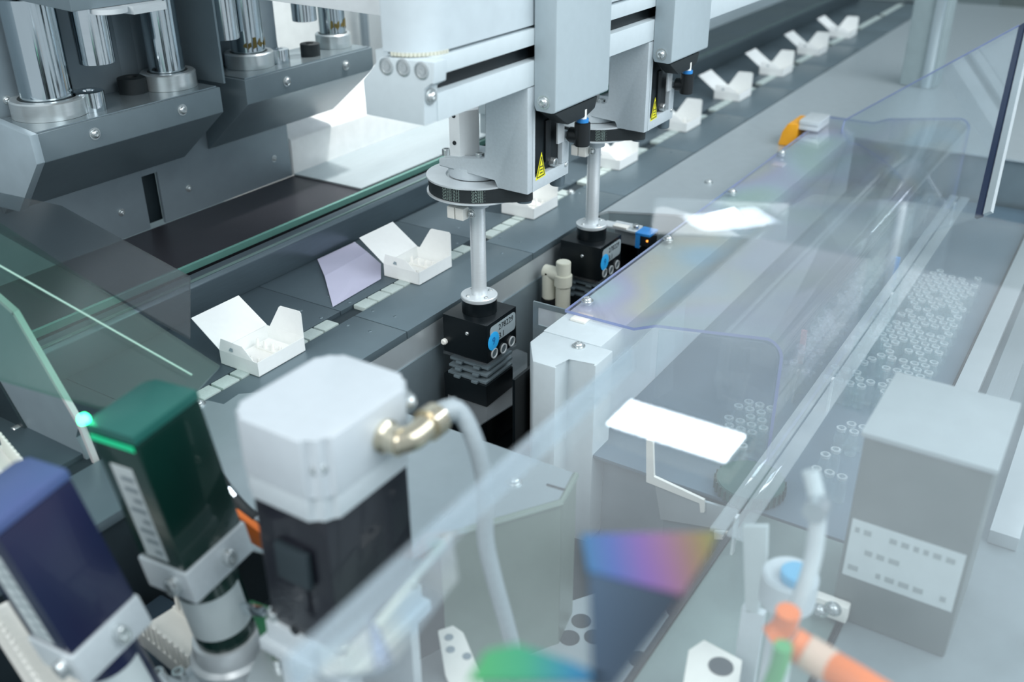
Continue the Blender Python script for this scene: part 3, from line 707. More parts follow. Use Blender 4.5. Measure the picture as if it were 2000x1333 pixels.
yb_ = thing('hinge_bracket', 'amber plastic bracket with metal block at the far end of the rail', 'bracket', (2.08, .58, 0))
b = B(); b.prism([(2.04, .590, .050), (2.04, .612, .048), (2.04, .622, .030), (2.04, .628, .0005), (2.04, .600, .0005), (2.04, .590, .010)], (.085, 0, 0), .002)
obj('amber_part', b, amber, yb_)
b = B(); b.box(2.045, 2.125, .548, .5895, .0385, .048, .001); b.box(2.045, 2.125, .548, .5895, .049, .058, .001); obj('metal_block', b, alu, yb_)

# ------------------------------------------------------------------ vials under the hood
tray = thing('vial_table', 'blue grey vial feed table below the clear hood', 'table', (1.35, .27, -.25))
b = B(); b.box(.92, 2.185, .1215, .4995 - .012, -.105, -.10, .001); obj('top', b, mat('tray_top', '5f7482', .35, .3, .05, 20), tray)
b = B(); b.box(.95, 2.18, .14, .47, -.249, -.1055); obj('frame', b, dgrey, tray)
gd = thing('guard_profile', 'pair of long translucent guide strips running over the vials', 'guide', (1.3, .25, -.10))
for y0_, y1_ in ((.2525, .268), (.231, .2495)):
    b = B(); b.box(.80, 2.05, y0_, y1_, -.0535, -.0495, .0008); obj('strip', b, clear('milky_strip', tint=(.85, .9, .92), haze=.2, hazecol=(.8, .86, .88)), gd)
b = B()
for x in (.83, 1.18, 1.50, 2.0): b.box(x, x + .008, .2496, .2524, -.10, -.0497)
obj('post', b, alu, gd)
b = B()
b.lathe((0, 0, 0), [(0, 0), (.0068, 0), (.0074, .0012), (.0074, .0225), (.0050, .027), (.0048, .030), (.0060, .0305), (.0062, .0345), (.0036, .0347), (.0034, .028)], seg=14)
for f in b.bm.faces:
    if all(v.co.z > .030 for v in f.verts): f.material_index = 1
rim = clear('vial_rim', tint=(.8, .86, .88), haze=.28, hazecol=(.8, .88, .9), rough=.05)
vo = obj('vial', b, [glass, rim]); vme = vo.data; D.objects.remove(vo)
cand = []
for i in range(64):
    for j in range(14):
        x = .99 + i * .0172; y = .135 + j * .0152 + (.0076 if i % 2 else 0)
        if x > 1.68: continue
        ok = False
        if 1.20 < x and .145 < y < .33: ok = random.random() < (.8 if (y < .25 or x > 1.3) else .45)
        if x < 1.10 and .285 < y < .345: ok = random.random() < .75
        if x < 1.12 and .18 < y < .215: ok = random.random() < .5
        if abs(y - .251) < .0095 and any(abs(x - q) < .02 for q in (1.184, 1.504)): ok = False
        if abs(y - .281) < .012 and x > 1.005: ok = False
        if ok: cand.append((x, y))
for x, y in cand[:280]:
    o = D.objects.new('vial', vme); COL.objects.link(o); o.location = (x + random.uniform(-.0006, .0006), y + random.uniform(-.0004, .0004), -.0998)
    tag(o, 'small clear glass vial standing among others on the feed table', 'vial', 'glass vials on the feed table')
for (px, py, m_, nm, lb) in ((1743, 540, blue, 'marker_post', 'small bright blue marker post beside the vials'), (1562, 690, mat('pink_strip', 'c99a9e', .4), 'marker_strip', 'slim pink upright strip left of the vials')):
    v = on(px, py + 20, z=-.0998); b = B(); b.box(v.x - .002, v.x + .002, v.y - .004, v.y + .004, -.0998, -.045); tag(obj(nm, b, m_), lb, 'marker')
sw = thing('star_wheel', 'dark green toothed star wheel at the near end of the vial table', 'star wheel', (.93, .30, -.16))
v = on(1465, 945, z=-.09); c = (v.x, v.y)
b = B(); b.cyl((c[0], c[1], -.0995), .040, .016, seg=48, bev=.001); obj('disc', b, dgreen, sw)
for i in range(28):
    a = 2 * PI * i / 28; b = B(); b.box(-.0012, .0012, -.0012, .0012, 0, .0135); o = obj('tooth', b, mat('tooth_dark', '24413f', .4), sw); o.location = Vector((c[0] + .0412 * math.cos(a), c[1] + .0412 * math.sin(a), -.0985)) - Vector(sw['_o'])
b = B(); b.cyl((c[0], c[1], -.2495), .012, .149, seg=20); obj('spindle', b, steel, sw)

# ------------------------------------------------------------------ things in the pit
gp = thing('guard_plate', 'upright grey guard plate with a rounded window beside the pit', 'guard plate', (1.03, .585, -.1))
gx = 1.03
def gpt(px, py): v = on(px, py, x=gx); return (v.y, v.z)
ya, yz = gpt(1041, 590), gpt(1110, 612)
yL, zT = ya[0], ya[1] + .001; yR = .5735
pl = B()
z_b = -.24
wy0, wy1 = yL - .008, yL - .05
wz1, wz0 = zT - .007, zT - .034
fr = rrect((yL + yR) / 2, (zT + z_b) / 2, abs(yL - yR), zT - z_b, .006)
pl.box(gx, gx + .003, yR, yL, z_b, wz0, 0); pl.box(gx, gx + .003, wy0, yL, wz0, wz1); pl.box(gx, gx + .003, yR, yL, wz1, zT)
obj('sheet', pl, mat('galvanised', '8e9ca1', .38, .6, .12, 60, .03), gp)
b = B(); b.box(gx + .001, gx + .002, yR, wy0 + .002, wz0 - .002, wz1 + .002); obj('window_pane', b, clear('pale_pane', tint=(.8, .88, .9), haze=.25), gp)
b = B(); b.prism([P3(875, 745, -.12), P3(1010, 682, -.12), P3(1030, 690, -.12), P3(1030, 772, -.12), P3(935, 832, -.12), P3(875, 812, -.12)], (0, 0, -.002)); tag(obj('smoked_plate', b, clear('smoked', tint=(.55, .6, .62), haze=.25, hazecol=(.5, .55, .58))), 'smoked translucent plate lying in the pit beside the front gripper', 'plate')
v = P3(965, 765, -.12); b = B(); b.box(v[0] - .03, v[0] + .03, v[1] - .012, v[1] + .02, -.2435, -.1225); tag(obj('pit_block', b, ddark), 'dark support block under the smoked plate in the pit', 'block')
# ivory elbow fitting
ef = thing('pipe_elbow', 'ivory plastic pipe elbow in the pit under the rear gripper', 'pipe fitting', (1.28, .70, -.24))
v = on(1100, 545, x=1.255)
vy, vz = v.y, v.z
b = B(); b.cyl((1.255, vy, -.24), .012, .24 + vz + .03, seg=22, bev=.001); b.cyl((1.255, vy, vz - .012), .0145, .02, seg=22, bev=.001); obj('riser', b, cream, ef)
b = B(); b.cyl((1.255, vy + .001, vz + .006), .0115, .034, axis='y', seg=22, bev=.001); b.cyl((1.255, vy + .026, vz - .04), .0115, .05, seg=22, bev=.002); obj('branch', b, cream, ef)
b = B(); b.cyl((1.255, vy + .026, vz - .0525), .013, .012, seg=22); obj('black_collar', b, blackp, ef)
# photo sensor
ps = thing('photo_sensor', 'black and blue photo sensor on a small metal bracket beyond the rear gripper', 'sensor', (1.45, .64, 0))
v = on(1262, 463, x=1.43)
b = B(); b.box(1.415, 1.447, v.y - .013, v.y + .013, v.z - .012, v.z + .006, .001); obj('housing', b, blackp, ps)
b = B(); b.box(1.414, 1.448, v.y - .0135, v.y + .0135, v.z + .0062, v.z + .011, .001); b.box(1.413, 1.4148, v.y + .004, v.y + .012, v.z - .016, v.z + .006); obj('blue_lid', b, blue, ps)
b = B(); b.box(1.4135, 1.4148, v.y - .011, v.y - .008, v.z - .002, v.z + .001); obj('status_lamp', b, emis('led_amber', 'ff9a3c', 2), ps)
b = B(); b.box(1.425, 1.45, v.y + .0138, v.y + .085, v.z + .004, v.z + .007); b.box(1.451, 1.458, v.y + .02, v.y + .07, v.z - .03, v.z + .007); obj('bracket', b, alu, ps)
b = B(); b.box(1.425, 1.44, v.y + .035, v.y + .062, v.z + .0072, v.z + .0105, .001); obj('white_tab', b, whitep, ps)
screw(ps, (1.437, v.y + .024, v.z + .0072), me=CAPS, name='cap_screw')

# ------------------------------------------------------------------ servo motor
sm = thing('servo_motor', 'servo motor with pale cast cap and black body in the foreground', 'motor', (.43, .43, 0))
zt = .25
def cap_outline(inset=0.0):
    x0, x1, y0, y1 = .371 + inset, .478 - inset, .388 + inset, .474 - inset
    n1, n2 = .012, .016
    o = []
    for sx, sy in ((-1, -1), (1, -1), (1, 1), (-1, 1)):          # stepped corners round the screw bosses
        cx_, cy_ = (x0 if sx < 0 else x1), (y0 if sy < 0 else y1)
        c = [(0, .015), (.005, .013), (.006, .006), (.013, .005), (.015, 0)]
        if sx * sy < 0: c = c[::-1]
        o += [(cx_ - sx * u, cy_ - sy * v_) for u, v_ in c]
    return o
capmat = mat('cast_cap', 'c9d2d8', .45, .25, .03, 80, .05)
b = B(); b.prism([(x, y, .204) for x, y in cap_outline()], (0, 0, .046), .001); obj('cap', b, capmat, sm)
b = B(); b.prism([(x, y, .184) for x, y in cap_outline(.0008)], (0, 0, .0192), .001); obj('cap_base', b, castm, sm)
b = B(); b.box(.379, .470, .396, .466, .06, .1838, .003)
b.box(.377, .383, .42, .445, .09, .15, .001); obj('body', b, mat('motor_black', '1b1d26', .32, .2, .1, 40, coat=.3), sm)
b = B(); b.box(.372, .378, .412, .444, .118, .150, .002); obj('name_plate', b, ddark, sm)
b = B(); b.box(.376, .473, .392, .471, .042, .0598, .002); obj('flange', b, castm, sm)
for x, y in ((.382, .398), (.467, .398), (.382, .465)): screw(sm, (x, y, .06), me=CAPS, name='cap_screw')
screw(sm, (.382, .399, .226), (-1, -1, 0), SCREWB); screw(sm, (.472, .394, .232), (.6, -1, 0), SCREWB)
b = B(); b.lathe((.437, .3885, .224), [(0, 0), (.0125, 0), (.0125, .004), (.0105, .006), (.0105, .016), (0, .016)], axis=(0, -1, 0), seg=24)
b.tube([(.437, .376, .224), (.438, .374, .224), (.446, .368, .2255), (.462, .367, .228)], .0095, seg=18); b.cyl((.458, .367, .2275), .0125, .014, axis='x', seg=24, bev=.001); obj('connector', b, nickel, sm)
b = B(); pth = [(.470, .367, .2283), on(893, 800, x=.485), on(930, 870, x=.49), on(948, 960, x=.495), on(948, 1050, x=.50), on(965, 1130, x=.51), on(990, 1220, x=.525), on(1003, 1275, x=.535), on(1003, 1320, x=.54)]
b.tube(pth, .0068, seg=14); b.tube([(.468, .367, .228), (.479, .366, .2285), pth[1]], .0088, seg=14); obj('cable', b, greyc, sm)
mb = thing('motor_bracket', 'aluminium mounting bracket standing under the servo motor', 'bracket', (.43, .43, -.25))
b = B(); b.box(.371, .478, .387, .476, .030, .0418, .002); b.box(.385, .395, .392, .47, -.25, .0298); b.box(.455, .465, .392, .47, -.25, .0298); obj('body', b, castm, mb)
b = B(); v = on(578, 1230, x=.371); b.cyl((.3708, v.y, v.z), .004, .002, axis='-x', seg=16); obj('hole', b, ink, mb)

# ------------------------------------------------------------------ plates with holes near the bottom edge
zp = -.19
hp = thing('hole_plate', 'pale grey mounting plate with round holes behind the motor cable', 'plate', (.68, .33, zp))
pts = [P3(905, 1245, zp), P3(1160, 1160, zp), P3(1300, 1190, zp), P3(1420, 1420, zp), P3(800, 1420, zp), P3(800, 1300, zp)]
b = B(); b.prism(pts, (0, 0, -.004)); obj('sheet', b, lightplate, hp)
for px, py, r in ((1003, 1262, .019), (1112, 1247, .0115), (1135, 1214, .011), (1160, 1245, .011), (1190, 1205, .011), (1250, 1290, .012)):
    v = P3(px, py, zp); b = B(); b.cyl((v[0], v[1], zp + .0001), r, .0006, seg=28); obj('hole', b, ddark, hp)
v = P3(1062, 1250, zp); screw(hp, v, me=CAPL, name='cap_screw')
b = B(); b.box(.58, .78, .26, .40, -.2495, -.1945); obj('support', b, dgrey, hp)
wbk = thing('slotted_bracket', 'small white bracket with round holes right of the motor foot', 'bracket', (.53, .40, -.12))
zq = -.06
pts = [P3(855, 1232, zq), P3(885, 1222, zq), P3(905, 1236, zq), P3(945, 1333, zq), P3(900, 1380, zq), P3(870, 1320, zq)]
b = B(); b.prism(pts, (0, 0, -.004), .0008); obj('plate', b, whitep, wbk)
for px, py in ((877, 1246), (880, 1270), (912, 1283)): v = P3(px, py, zq); b = B(); b.cyl((v[0], v[1], zq + .0001), .0042, .0005, seg=20); obj('hole', b, dgrey, wbk)
v = P3(890, 1300, zq); b = B(); b.cyl((v[0], v[1], -.25), .008, .25 + zq - .0045, seg=16); obj('stand', b, steel, wbk)

# ------------------------------------------------------------------ sensor gearmotors at the lower left
def gearmotor(label, base, rot, s, mats, led):
    t = thing('sensor_motor', label, 'motor', base, None, local=True, rot=rot); t.scale = (s, s, s * 1.5)
    hous, lid, lab = mats
    b = B(); b.prism([(x, y, .155) for x, y in ((-.032, -.026), (.032, -.026), (.032, .019), (.024, .026), (-.032, .026))], (0, 0, -.083), .0015); h = obj('housing', b, hous, t)
    b = B(); b.prism([(x, y, .1552) for x, y in ((-.0325, -.0265), (.0325, -.0265), (.0325, .019), (.024, .0265), (-.0325, .0265))], (0, 0, .006), .0015); obj('lid', b, lid, t)
    b = B(); b.box(-.0326, -.0321, -.010, .014, .076, .138); obj('rating_label', b, lab, h)
    b = B()
    for k in range(8): b.box(-.0329, -.0327, -.0075, -.0075 + random.uniform(.008, .019), .080 + k * .0070, .0825 + k * .0070)
    obj('label_print', b, mat('faint_print', '7d8b92', .6), h)
    b = B(); b.box(-.034, .034, -.028, .028, .050, .0718, .002); obj('clamp_block', b, castm, t)
    screw(t, (-.034, -.012, .062), (-1, 0, 0), CAPS, 'cap_screw'); screw(t, (.006, -.028, .062), (0, -1, 0), CAPS, 'cap_screw')
    b = B(); b.cyl((0, 0, .0), .0265, .0498, seg=36); obj('gear_cylinder', b, hous, t)
    tb_ = bmesh.new(); a0, a1 = PI * .82, PI * 1.65; rs = []
    for i in range(17):
        a = a0 + (a1 - a0) * i / 16; rs.append([tb_.verts.new((.0268 * math.cos(a), .0268 * math.sin(a), z)) for z in (.010, .040)])
    for p, q_ in zip(rs, rs[1:]): tb_.faces.new((p[0], q_[0], q_[1], p[1]))
    b = B(); b.add(tb_); obj('wrap_label', b, lab, t)
    b = B(); b.lathe((0, 0, -.022), [(0, 0), (.036, 0), (.0375, .003), (.0375, .008), (.033, .010), (.033, .015), (.030, .0218), (0, .0218)], seg=40); obj('bearing_flange', b, alu, t)
    b = B(); b.box(-.048, .048, -.034, .034, -.034, -.0222, .002); obj('foot_plate', b, castm, t)
    b = B(); b.box(-.02, .02, -.02, .02, (-.246 - base[2]) / (s * 1.5), -.0342); obj('post', b, castm, t)
    for x, y in ((-.041, -.027), (.041, -.027), (-.041, .027), (.041, .027)): screw(t, (x, y, -.0221), me=CAPS, name='cap_screw')
    if led:
        b = B(); b.lathe((-.0318, .0255, .1615), [(0, 0), (.0042, 0), (.0042, .002), (.003, .0034), (0, .004)], seg=16); obj('status_lamp', b, emis('led_green', '3cffa8', 9), t)
        b = B(); b.box(-.0334, -.0328, -.024, .024, .1515, .1548); obj('light_bar', b, emis('bar_green', '12a674', .55), t)
    return t
GM1 = on(442, 1232, x=.405); GM2 = on(262, 1372, x=.30)
e1 = gearmotor('dark green sensor motor with glowing green lamp and pale rating label', GM1, (math.radians(-4), math.radians(-6), math.radians(3)), 1.0, (greenp, greent, labelw), True)
e2 = gearmotor('indigo sensor motor with slate blue lid at the lower left corner', GM2, (math.radians(-6), math.radians(-9), math.radians(3)), 0.92, (indigo, indigot, labelw), False)
# black hose with orange clip behind the green motor
hs = thing('sensor_hose', 'black hose with an orange clip right of the green sensor motor', 'hose', (.5, .6, 0))
b = B(); b.tube([on(405, 905, x=.47), on(440, 960, x=.475), on(475, 1000, x=.478), on(520, 1035, x=.48), on(560, 1060, x=.485)], .008, seg=12); obj('hose', b, rubber, hs)
b = B(); b.cyl(on(500, 1018, x=.478), .0085, .012, axis=tuple(on(520, 1035, x=.48) - on(475, 1000, x=.478)), seg=16); b.cyl(on(438, 958, x=.4748), .0085, .01, axis=tuple(on(475, 1000, x=.478) - on(440, 960, x=.475)), seg=16); obj('ferrule', b, chrome, hs)
b = B(); b.sheet([on(432, 990, x=.455), on(461, 998, x=.455), on(534, 1055, x=.455), on(519, 1072, x=.455), on(464, 1040, x=.455), on(439, 1012, x=.455)], .006, bev=.001); obj('orange_clip', b, orange, hs)

# ------------------------------------------------------------------ left side plate, navy panel, wiring ducts
lp = thing('side_plate', 'dark side plate with bright pinkish edge at the left picture border', 'plate', (.50, 1.0, -.2))
xq = .50
def Q(px, py, x=xq): v = on(px, py, x=x); return (v.x, v.y, v.z)
b = B(); b.prism([Q(-70, 515), Q(37, 608), Q(163, 826), Q(158, 850), Q(235, 1010), Q(190, 1060), Q(-70, 1000)], (-.006, 0, 0)); obj('sheet', b, dgrey, lp)
b = B(); e = [Q(-70, 513), Q(37, 606), Q(164, 825), Q(238, 1010)]
for a, c in zip(e, e[1:]):
    a, c = Vector(a), Vector(c); d = (c - a).normalized(); n = Vector((1, 0, 0)).cross(d) * .004
    b.prism([a - n * .2, c - n * .2, c + n, a + n], (-.0065, 0, 0))
obj('bright_edge', b, mat('edge_pink_grey', 'c9c6c8', .4, .1), lp)
b = B(); b.prism([Q(-20, 740, xq - .0062), Q(0, 745, xq - .0062), Q(62, 850, xq - .0062), Q(40, 862, xq - .0062), Q(-20, 790, xq - .0062)], (-.003, 0, 0)); obj('slot_cover', b, ddark, lp)
v = Q(38, 838, xq - .0095); screw(lp, v, (-1, 0, 0), CAPS, 'cap_screw')
b = B(); b.tube([Q(42, 860, xq - .012), Q(55, 858, xq - .012), Q(64, 880, xq - .012), Q(72, 912, xq - .012)], .0012, seg=8); obj('wire', b, whitep, lp)
fing = B(); fing.box(0, .0044, 0, .003, 0, .022, .0006); fo = obj('finger', fing, whitep); fme = fo.data; D.objects.remove(fo)
def duct(label, p0, p1, z, wdt, zf=-.25):
    a = on(*p0, z=z); c = on(*p1, z=z); L = (c - a).length; d = (c - a).normalized(); ang = math.atan2(d.y, d.x)
    t = thing('cable_duct', label, 'cable duct', (a.x, a.y, z), 'white slotted cable ducts', local=True, rot=(0, 0, ang))
    b = B(); b.box(0, L, -wdt, .003, -.04, -.024); b.box(0, L, -wdt, -wdt + .003, -.0238, -.0222); b.box(0, L, 0, .003, -.0238, -.0222); obj('channel', b, whitep, t)
    n = int(L / .0088)
    for k in range(n):
        o = D.objects.new('finger', fme); COL.objects.link(o); o.parent = t; o.location = (k * .0088 + .001, 0, -.022)
        o = D.objects.new('finger', fme); COL.objects.link(o); o.parent = t; o.location = (k * .0088 + .001, -wdt, -.022)
    b = B(); b.box(0, L, -wdt * .5 - .01, -wdt * .5 + .01, zf - z, -.0402); obj('support', b, castm, t)
duct('white slotted cable duct between the two sensor motors', (395, 1300), (262, 1192), -.05, .04)
duct('white slotted cable duct in the bottom left corner', (90, 1345), (-40, 1150), .05, .04)
duct('white slotted cable duct below the side plate slot', (12, 928), (-50, 850), .05, .022, .0005)
b = B(); b.box(.18, .47, .52, .75, -.2495, -.12, .004); tag(obj('cable_tray_base', b, mat('slate_base', '3a4b58', .4)), 'dark slate base block under the cable ducts at lower left', 'base')
# small hardware near the motor foot
hw = thing('base_plate', 'pale machined base plate with screws between the sensor motor and servo motor', 'plate', (.42, .52, -.12))
zz = -.02
b = B(); b.prism([P3(520, 1240, zz), P3(640, 1180, zz), P3(700, 1400, zz), P3(560, 1420, zz), P3(480, 1330, zz)], (0, 0, -.008), .001); obj('plate', b, lightplate, hw)
screw(hw, P3(600, 1302, zz), me=SCREWB); screw(hw, P3(545, 1298, zz), me=CAPS, name='cap_screw')
b = B(); v = P3(590, 1300, zz); b.box(v[0] - .02, v[0] + .02, v[1] - .02, v[1] + .02, -.2495, zz - .0085); obj('post', b, castm, hw)
cl = thing('clip_lever', 'small green clip with a steel clamp next to the green motor base', 'clip', (.43, .53, 0))
b = B(); b.prism([Q(480, 1180, .405), Q(520, 1195, .405), Q(535, 1260, .405), Q(515, 1270, .405), Q(500, 1215, .405)], (.006, 0, 0), .001); obj('green_lever', b, mat('clip_green', '2c6e4a', .4), cl)
b = B(); b.sheet([Q(470, 1178, .403), Q(512, 1188, .403), Q(520, 1203, .403), Q(480, 1200, .403)], .005, bev=.001); obj('steel_clamp', b, chrome, cl)

# ------------------------------------------------------------------ right side rails and feed unit
fr_ = thing('front_rail', 'dark edged aluminium rail running along the right of the feed unit', 'rail', (.8, .24, -.25))
b = B(); b.box(.45, .915, .262, .268, -.20, -.098); obj('black_edge', b, black, fr_)
b = B(); b.box(.45, .915, .125, .2615, -.20, -.10, .001); obj('profile', b, mat('green_grey_profile', '7d908d', .35, .4), fr_)
b = B(); b.box(.45, 2.0, .1185, .1205, -.20, -.097); obj('dark_seam', b, black, fr_)
b = B(); b.box(.46, .91, .13, .26, -.2495, -.2005); obj('foot', b, dgrey, fr_)
rp = thing('right_deck', 'wide pale deck plates to the right of the vial guides', 'deck', (1.3, 0, -.25))
b = B(); b.box(.45, 2.185, -.40, .118, -.112, -.10, .001); obj('deck_plate', b, mat('deck', '818f94', .4, .3), rp)
b = B(); b.box(.5, 2.15, -.38, .11, -.2495, -.1125); obj('frame', b, dgrey, rp)
for y0_, m_ in ((.085, lightplate), (.045, alub), (-.01, lightplate)):
    b = B(); b.box(1.0, 2.185, y0_, y0_ + .03, -.0995, -.082, .001); obj('profile', b, m_, rp)
# feed frame bracket under the hood (white angle) and code strip
fa = thing('feed_bracket', 'white angled sheet bracket with a stamped number left of the star wheel', 'bracket', (.88, .38, -.2))
xa = .90
b = B(); b.prism([Q(1262, 860, xa), Q(1275, 862, xa), Q(1277, 932, xa), Q(1375, 978, xa), Q(1375, 1002, xa), Q(1368, 1002, xa), Q(1366, 984, xa), Q(1262, 942, xa)], (.004, 0, 0)); obj('angle', b, whitep, fa)
b = B(); b.prism([Q(1277, 934, xa + .006), Q(1372, 980, xa + .006), Q(1440, 1000, xa + .006), Q(1452, 1025, xa + .006), Q(1440, 1040, xa + .006), Q(1290, 1015, xa + .006)], (.004, 0, 0)); obj('sheet', b, lightplate, fa)
b = B(); b.prism([Q(1395, 1038, xa - .004), Q(1455, 1042, xa - .004), Q(1455, 1056, xa - .004), Q(1395, 1054, xa - .004)], (.003, 0, 0)); ns = obj('number_strip', b, whitep, fa)
b = B(); a_, c_ = Vector(Q(1400, 1047, xa - .0045)), Vector(Q(1452, 1050, xa - .0045)); text_on(b, '7807', (c_ - a_).length * .32, tuple((a_ + c_) / 2), (c_ - a_), Vector((0, 0, 1))); o = obj('stamped_number', b, mat('stamp_grey', '8a979b', .6), ns); o.location = (0, 0, 0)
b = B(); v = Q(1340, 1010, xa + .008); b.box(xa + .011, xa + .03, v[1] - .03, v[1] + .03, -.2495, v[2]); obj('foot', b, grey, fa)

# label box, hoses and fittings, right foreground
lbx = thing('label_box', 'grey controller box with a blurred white label under the clear guard', 'controller', (.62, .06, -.05))
zbx = .12
c1, c2_, c3 = on(1690, 842, z=zbx), on(1955, 885, z=zbx), on(1700, 715, z=zbx)
bx0, by1, by0, bx1 = c1.x, c1.y, c2_.y, c3.x
b = B(); b.box(bx0, bx1, by0, by1, -.0995, zbx - .006, .003); obj('case', b, mat('case_grey', '5f6b6a', .45, .2), lbx)
b = B(); b.box(bx0 - .003, bx1 + .003, by0 - .003, by1 + .003, zbx - .0058, zbx, .002); obj('lid', b, mat('case_lid', '9faaae', .4), lbx)
lz1, lz0 = on(1720, 1030, x=bx0).z, on(1715, 1145, x=bx0).z
b = B(); b.box(bx0 - .0006, bx0 - .0002, by0 + .004, by1 - .004, lz0, lz1); lo = obj('label', b, labelw, lbx)
b = B()
for k in range(3):
    zc_ = lz1 - (k + .5) * (lz1 - lz0) / 3
    yy = by1 - .008
    while yy > by0 + .012:
        ww = random.uniform(.004, .010)
        if random.random() < .75: b.box(bx0 - .0010, bx0 - .0007, yy - ww, yy, zc_ - .003, zc_ + .003)
        yy -= ww + .004
o = obj('blurred_print', b, mat('soft_print', '8f9a9b', .6), lo); o.location = (0, 0, 0)
b = B(); b.box(bx0 - .012, bx0 - .001, by1 - .018, by1 + .016, lz0 - .05, lz0 - .03, .002); obj('latch', b, whitep, lbx)
screw(lbx, (bx0 - .012, by1 - .004, lz0 - .036), (-1, 0, 0), SCREWB); screw(lbx, (bx0 - .012, by1 + .008, lz0 - .044), (-1, 0, 0), SCREWB)
oc = thing('orange_hose', 'thick orange hose with a pale sleeve in the lower right foreground', 'hose', (.5, .1, 0))
xo = .50
def Qv(px, py, x): return on(px, py, x=x)
b = B(); b.tube([Qv(1540, 1195, xo), Qv(1530, 1225, xo), Qv(1505, 1245, xo - .005)], .008, seg=14); obj('curved_end', b, orange, oc)
b = B(); b.tube([Qv(1545, 1255, .46), Qv(1600, 1290, .46), Qv(1660, 1325, .455), Qv(1740, 1375, .45)], .010, seg=16); obj('hose', b, orange, oc)
b = B(); d_ = Qv(1625, 1305, .459) - Qv(1575, 1274, .46); b.cyl(tuple(Qv(1572, 1272, .46)), .0106, d_.length, axis=tuple(d_), seg=18); obj('pale_sleeve', b, mat('sleeve', 'd9b9a4', .45), oc)
gh = thing('white_tube', 'curved white tube rising in front of the feed unit', 'tube', (.6, .15, 0))
b = B(); b.tube([Qv(1583, 920, .56), Qv(1597, 990, .555), Qv(1590, 1080, .55), Qv(1570, 1150, .54), Qv(1548, 1205, .535), Qv(1535, 1260, .54), (.545, Qv(1530, 1290, .545).y, -.0998)], .0058, seg=14); obj('tube', b, mat('tube_white', 'c5d0d4', .35), gh)
b = B(); b.cyl(tuple(Qv(1600, 985, .553)), .008, .012, axis=(-1, 0, 0), seg=16); obj('clamp_knob', b, chrome, gh)
b = B(); b.tube([Qv(1530, 1262, .44), Qv(1522, 1300, .44), Qv(1505, 1345, .44)], .0055, seg=12); tag(obj('green_hose', b, mat('hose_green', '4fa864', .4)), 'short green hose curving out at the bottom edge', 'hose')
bv = thing('blue_valve', 'round steel valve with a light blue cap behind the white tube', 'valve', (.62, .2, -.1))
v = Qv(1545, 1120, .62)
b = B(); b.cyl((.62, v.y, v.z - .03), .022, .03, seg=28, bev=.002); b.cyl((.62, v.y, -.1995 + .0), .012, v.z - .03 + .1995, seg=18); obj('body', b, castm, bv)
b = B(); b.cyl((.615, v.y - .006, v.z + .0002), .013, .008, seg=24, bev=.001); obj('blue_cap', b, mat('soft_blue', '5aa9d0', .4), bv)
up_ = thing('clamp_post', 'pale upright post between the number strip and the white tube', 'post', (.62, .25, -.2))
b = B(); b.prism([Q(1450, 1030, .66), Q(1498, 1030, .66), Q(1496, 1090, .66), Q(1480, 1200, .66), Q(1455, 1200, .66)], (.006, 0, 0), .001); obj('plate', b, mat('post_pale', 'b6c3c5', .4), up_)
b = B(); v = on(1470, 1195, x=.66); b.box(.66, .668, v.y - .01, v.y + .01, -.2, v.z); obj('stem', b, castm, up_)
hl = thing('eye_plate', 'pale plate with a large hole near the bottom right of the dark edge', 'plate', (.5, .2, -.1))
zz = -.05
b = B(); b.prism([P3(1345, 1270, zz), P3(1375, 1250, zz), P3(1450, 1290, zz), P3(1440, 1360, zz), P3(1330, 1360, zz)], (0, 0, -.006), .001); obj('plate', b, whitep, hl)
v = P3(1408, 1303, zz); b = B(); b.cyl((v[0], v[1], zz + .0001), .011, .0005, seg=24); obj('hole', b, ddark, hl)
b = B(); b.cyl((v[0] + .01, v[1] + .01, -.1), .008, .0438, seg=14); obj('stand', b, castm, hl)

# ------------------------------------------------------------------ clear guard sheet in the foreground
gsx = thing('guard_sheet', 'large clear guard sheet in the foreground mirroring the ceiling lamps', 'guard', (.6, .05, ZS))
def S(px, py): v = on(px, py, z=ZS); return (v.x, v.y, ZS)
out = [S(560, 1290), S(900, 965), S(1232, 678), S(1525, 412), S(1590, 380), S(1790, 396), S(2330, 505), S(2340, 900), S(2000, 1420), S(900, 1500)]
b = B(); b.prism(out, (0, 0, -.004)); obj('sheet', b, acr_f, gsx)
b = B(); a, c = Vector(S(560, 1290)), Vector(S(1232, 678))
b.sheet([a, c, c + Vector((0, -.002, -.016)), a + Vector((0, -.002, -.016))], .003); obj('folded_lip', b, clear('frosted_lip', tint=(.8, .86, .9), haze=.20, hazecol=(.72, .80, .86)), gsx)
b = B(); b.prism([lip(*p) for p in ((1278, 388), (1540, 398), (1532, 470), (1268, 458))], LIPN * .003, .0008); obj('added_lip', b, acr_f, gsx)  # lip added and tilted so a lamp shows in it as a white bar
for p in (S(2318, 530), S(1990, 1412)):
    b = B(); b.cyl((p[0] , p[1] + .01, -.0995), .006, ZS - .0045 + .0995, seg=14); obj('support_rod', b, steel, gsx)
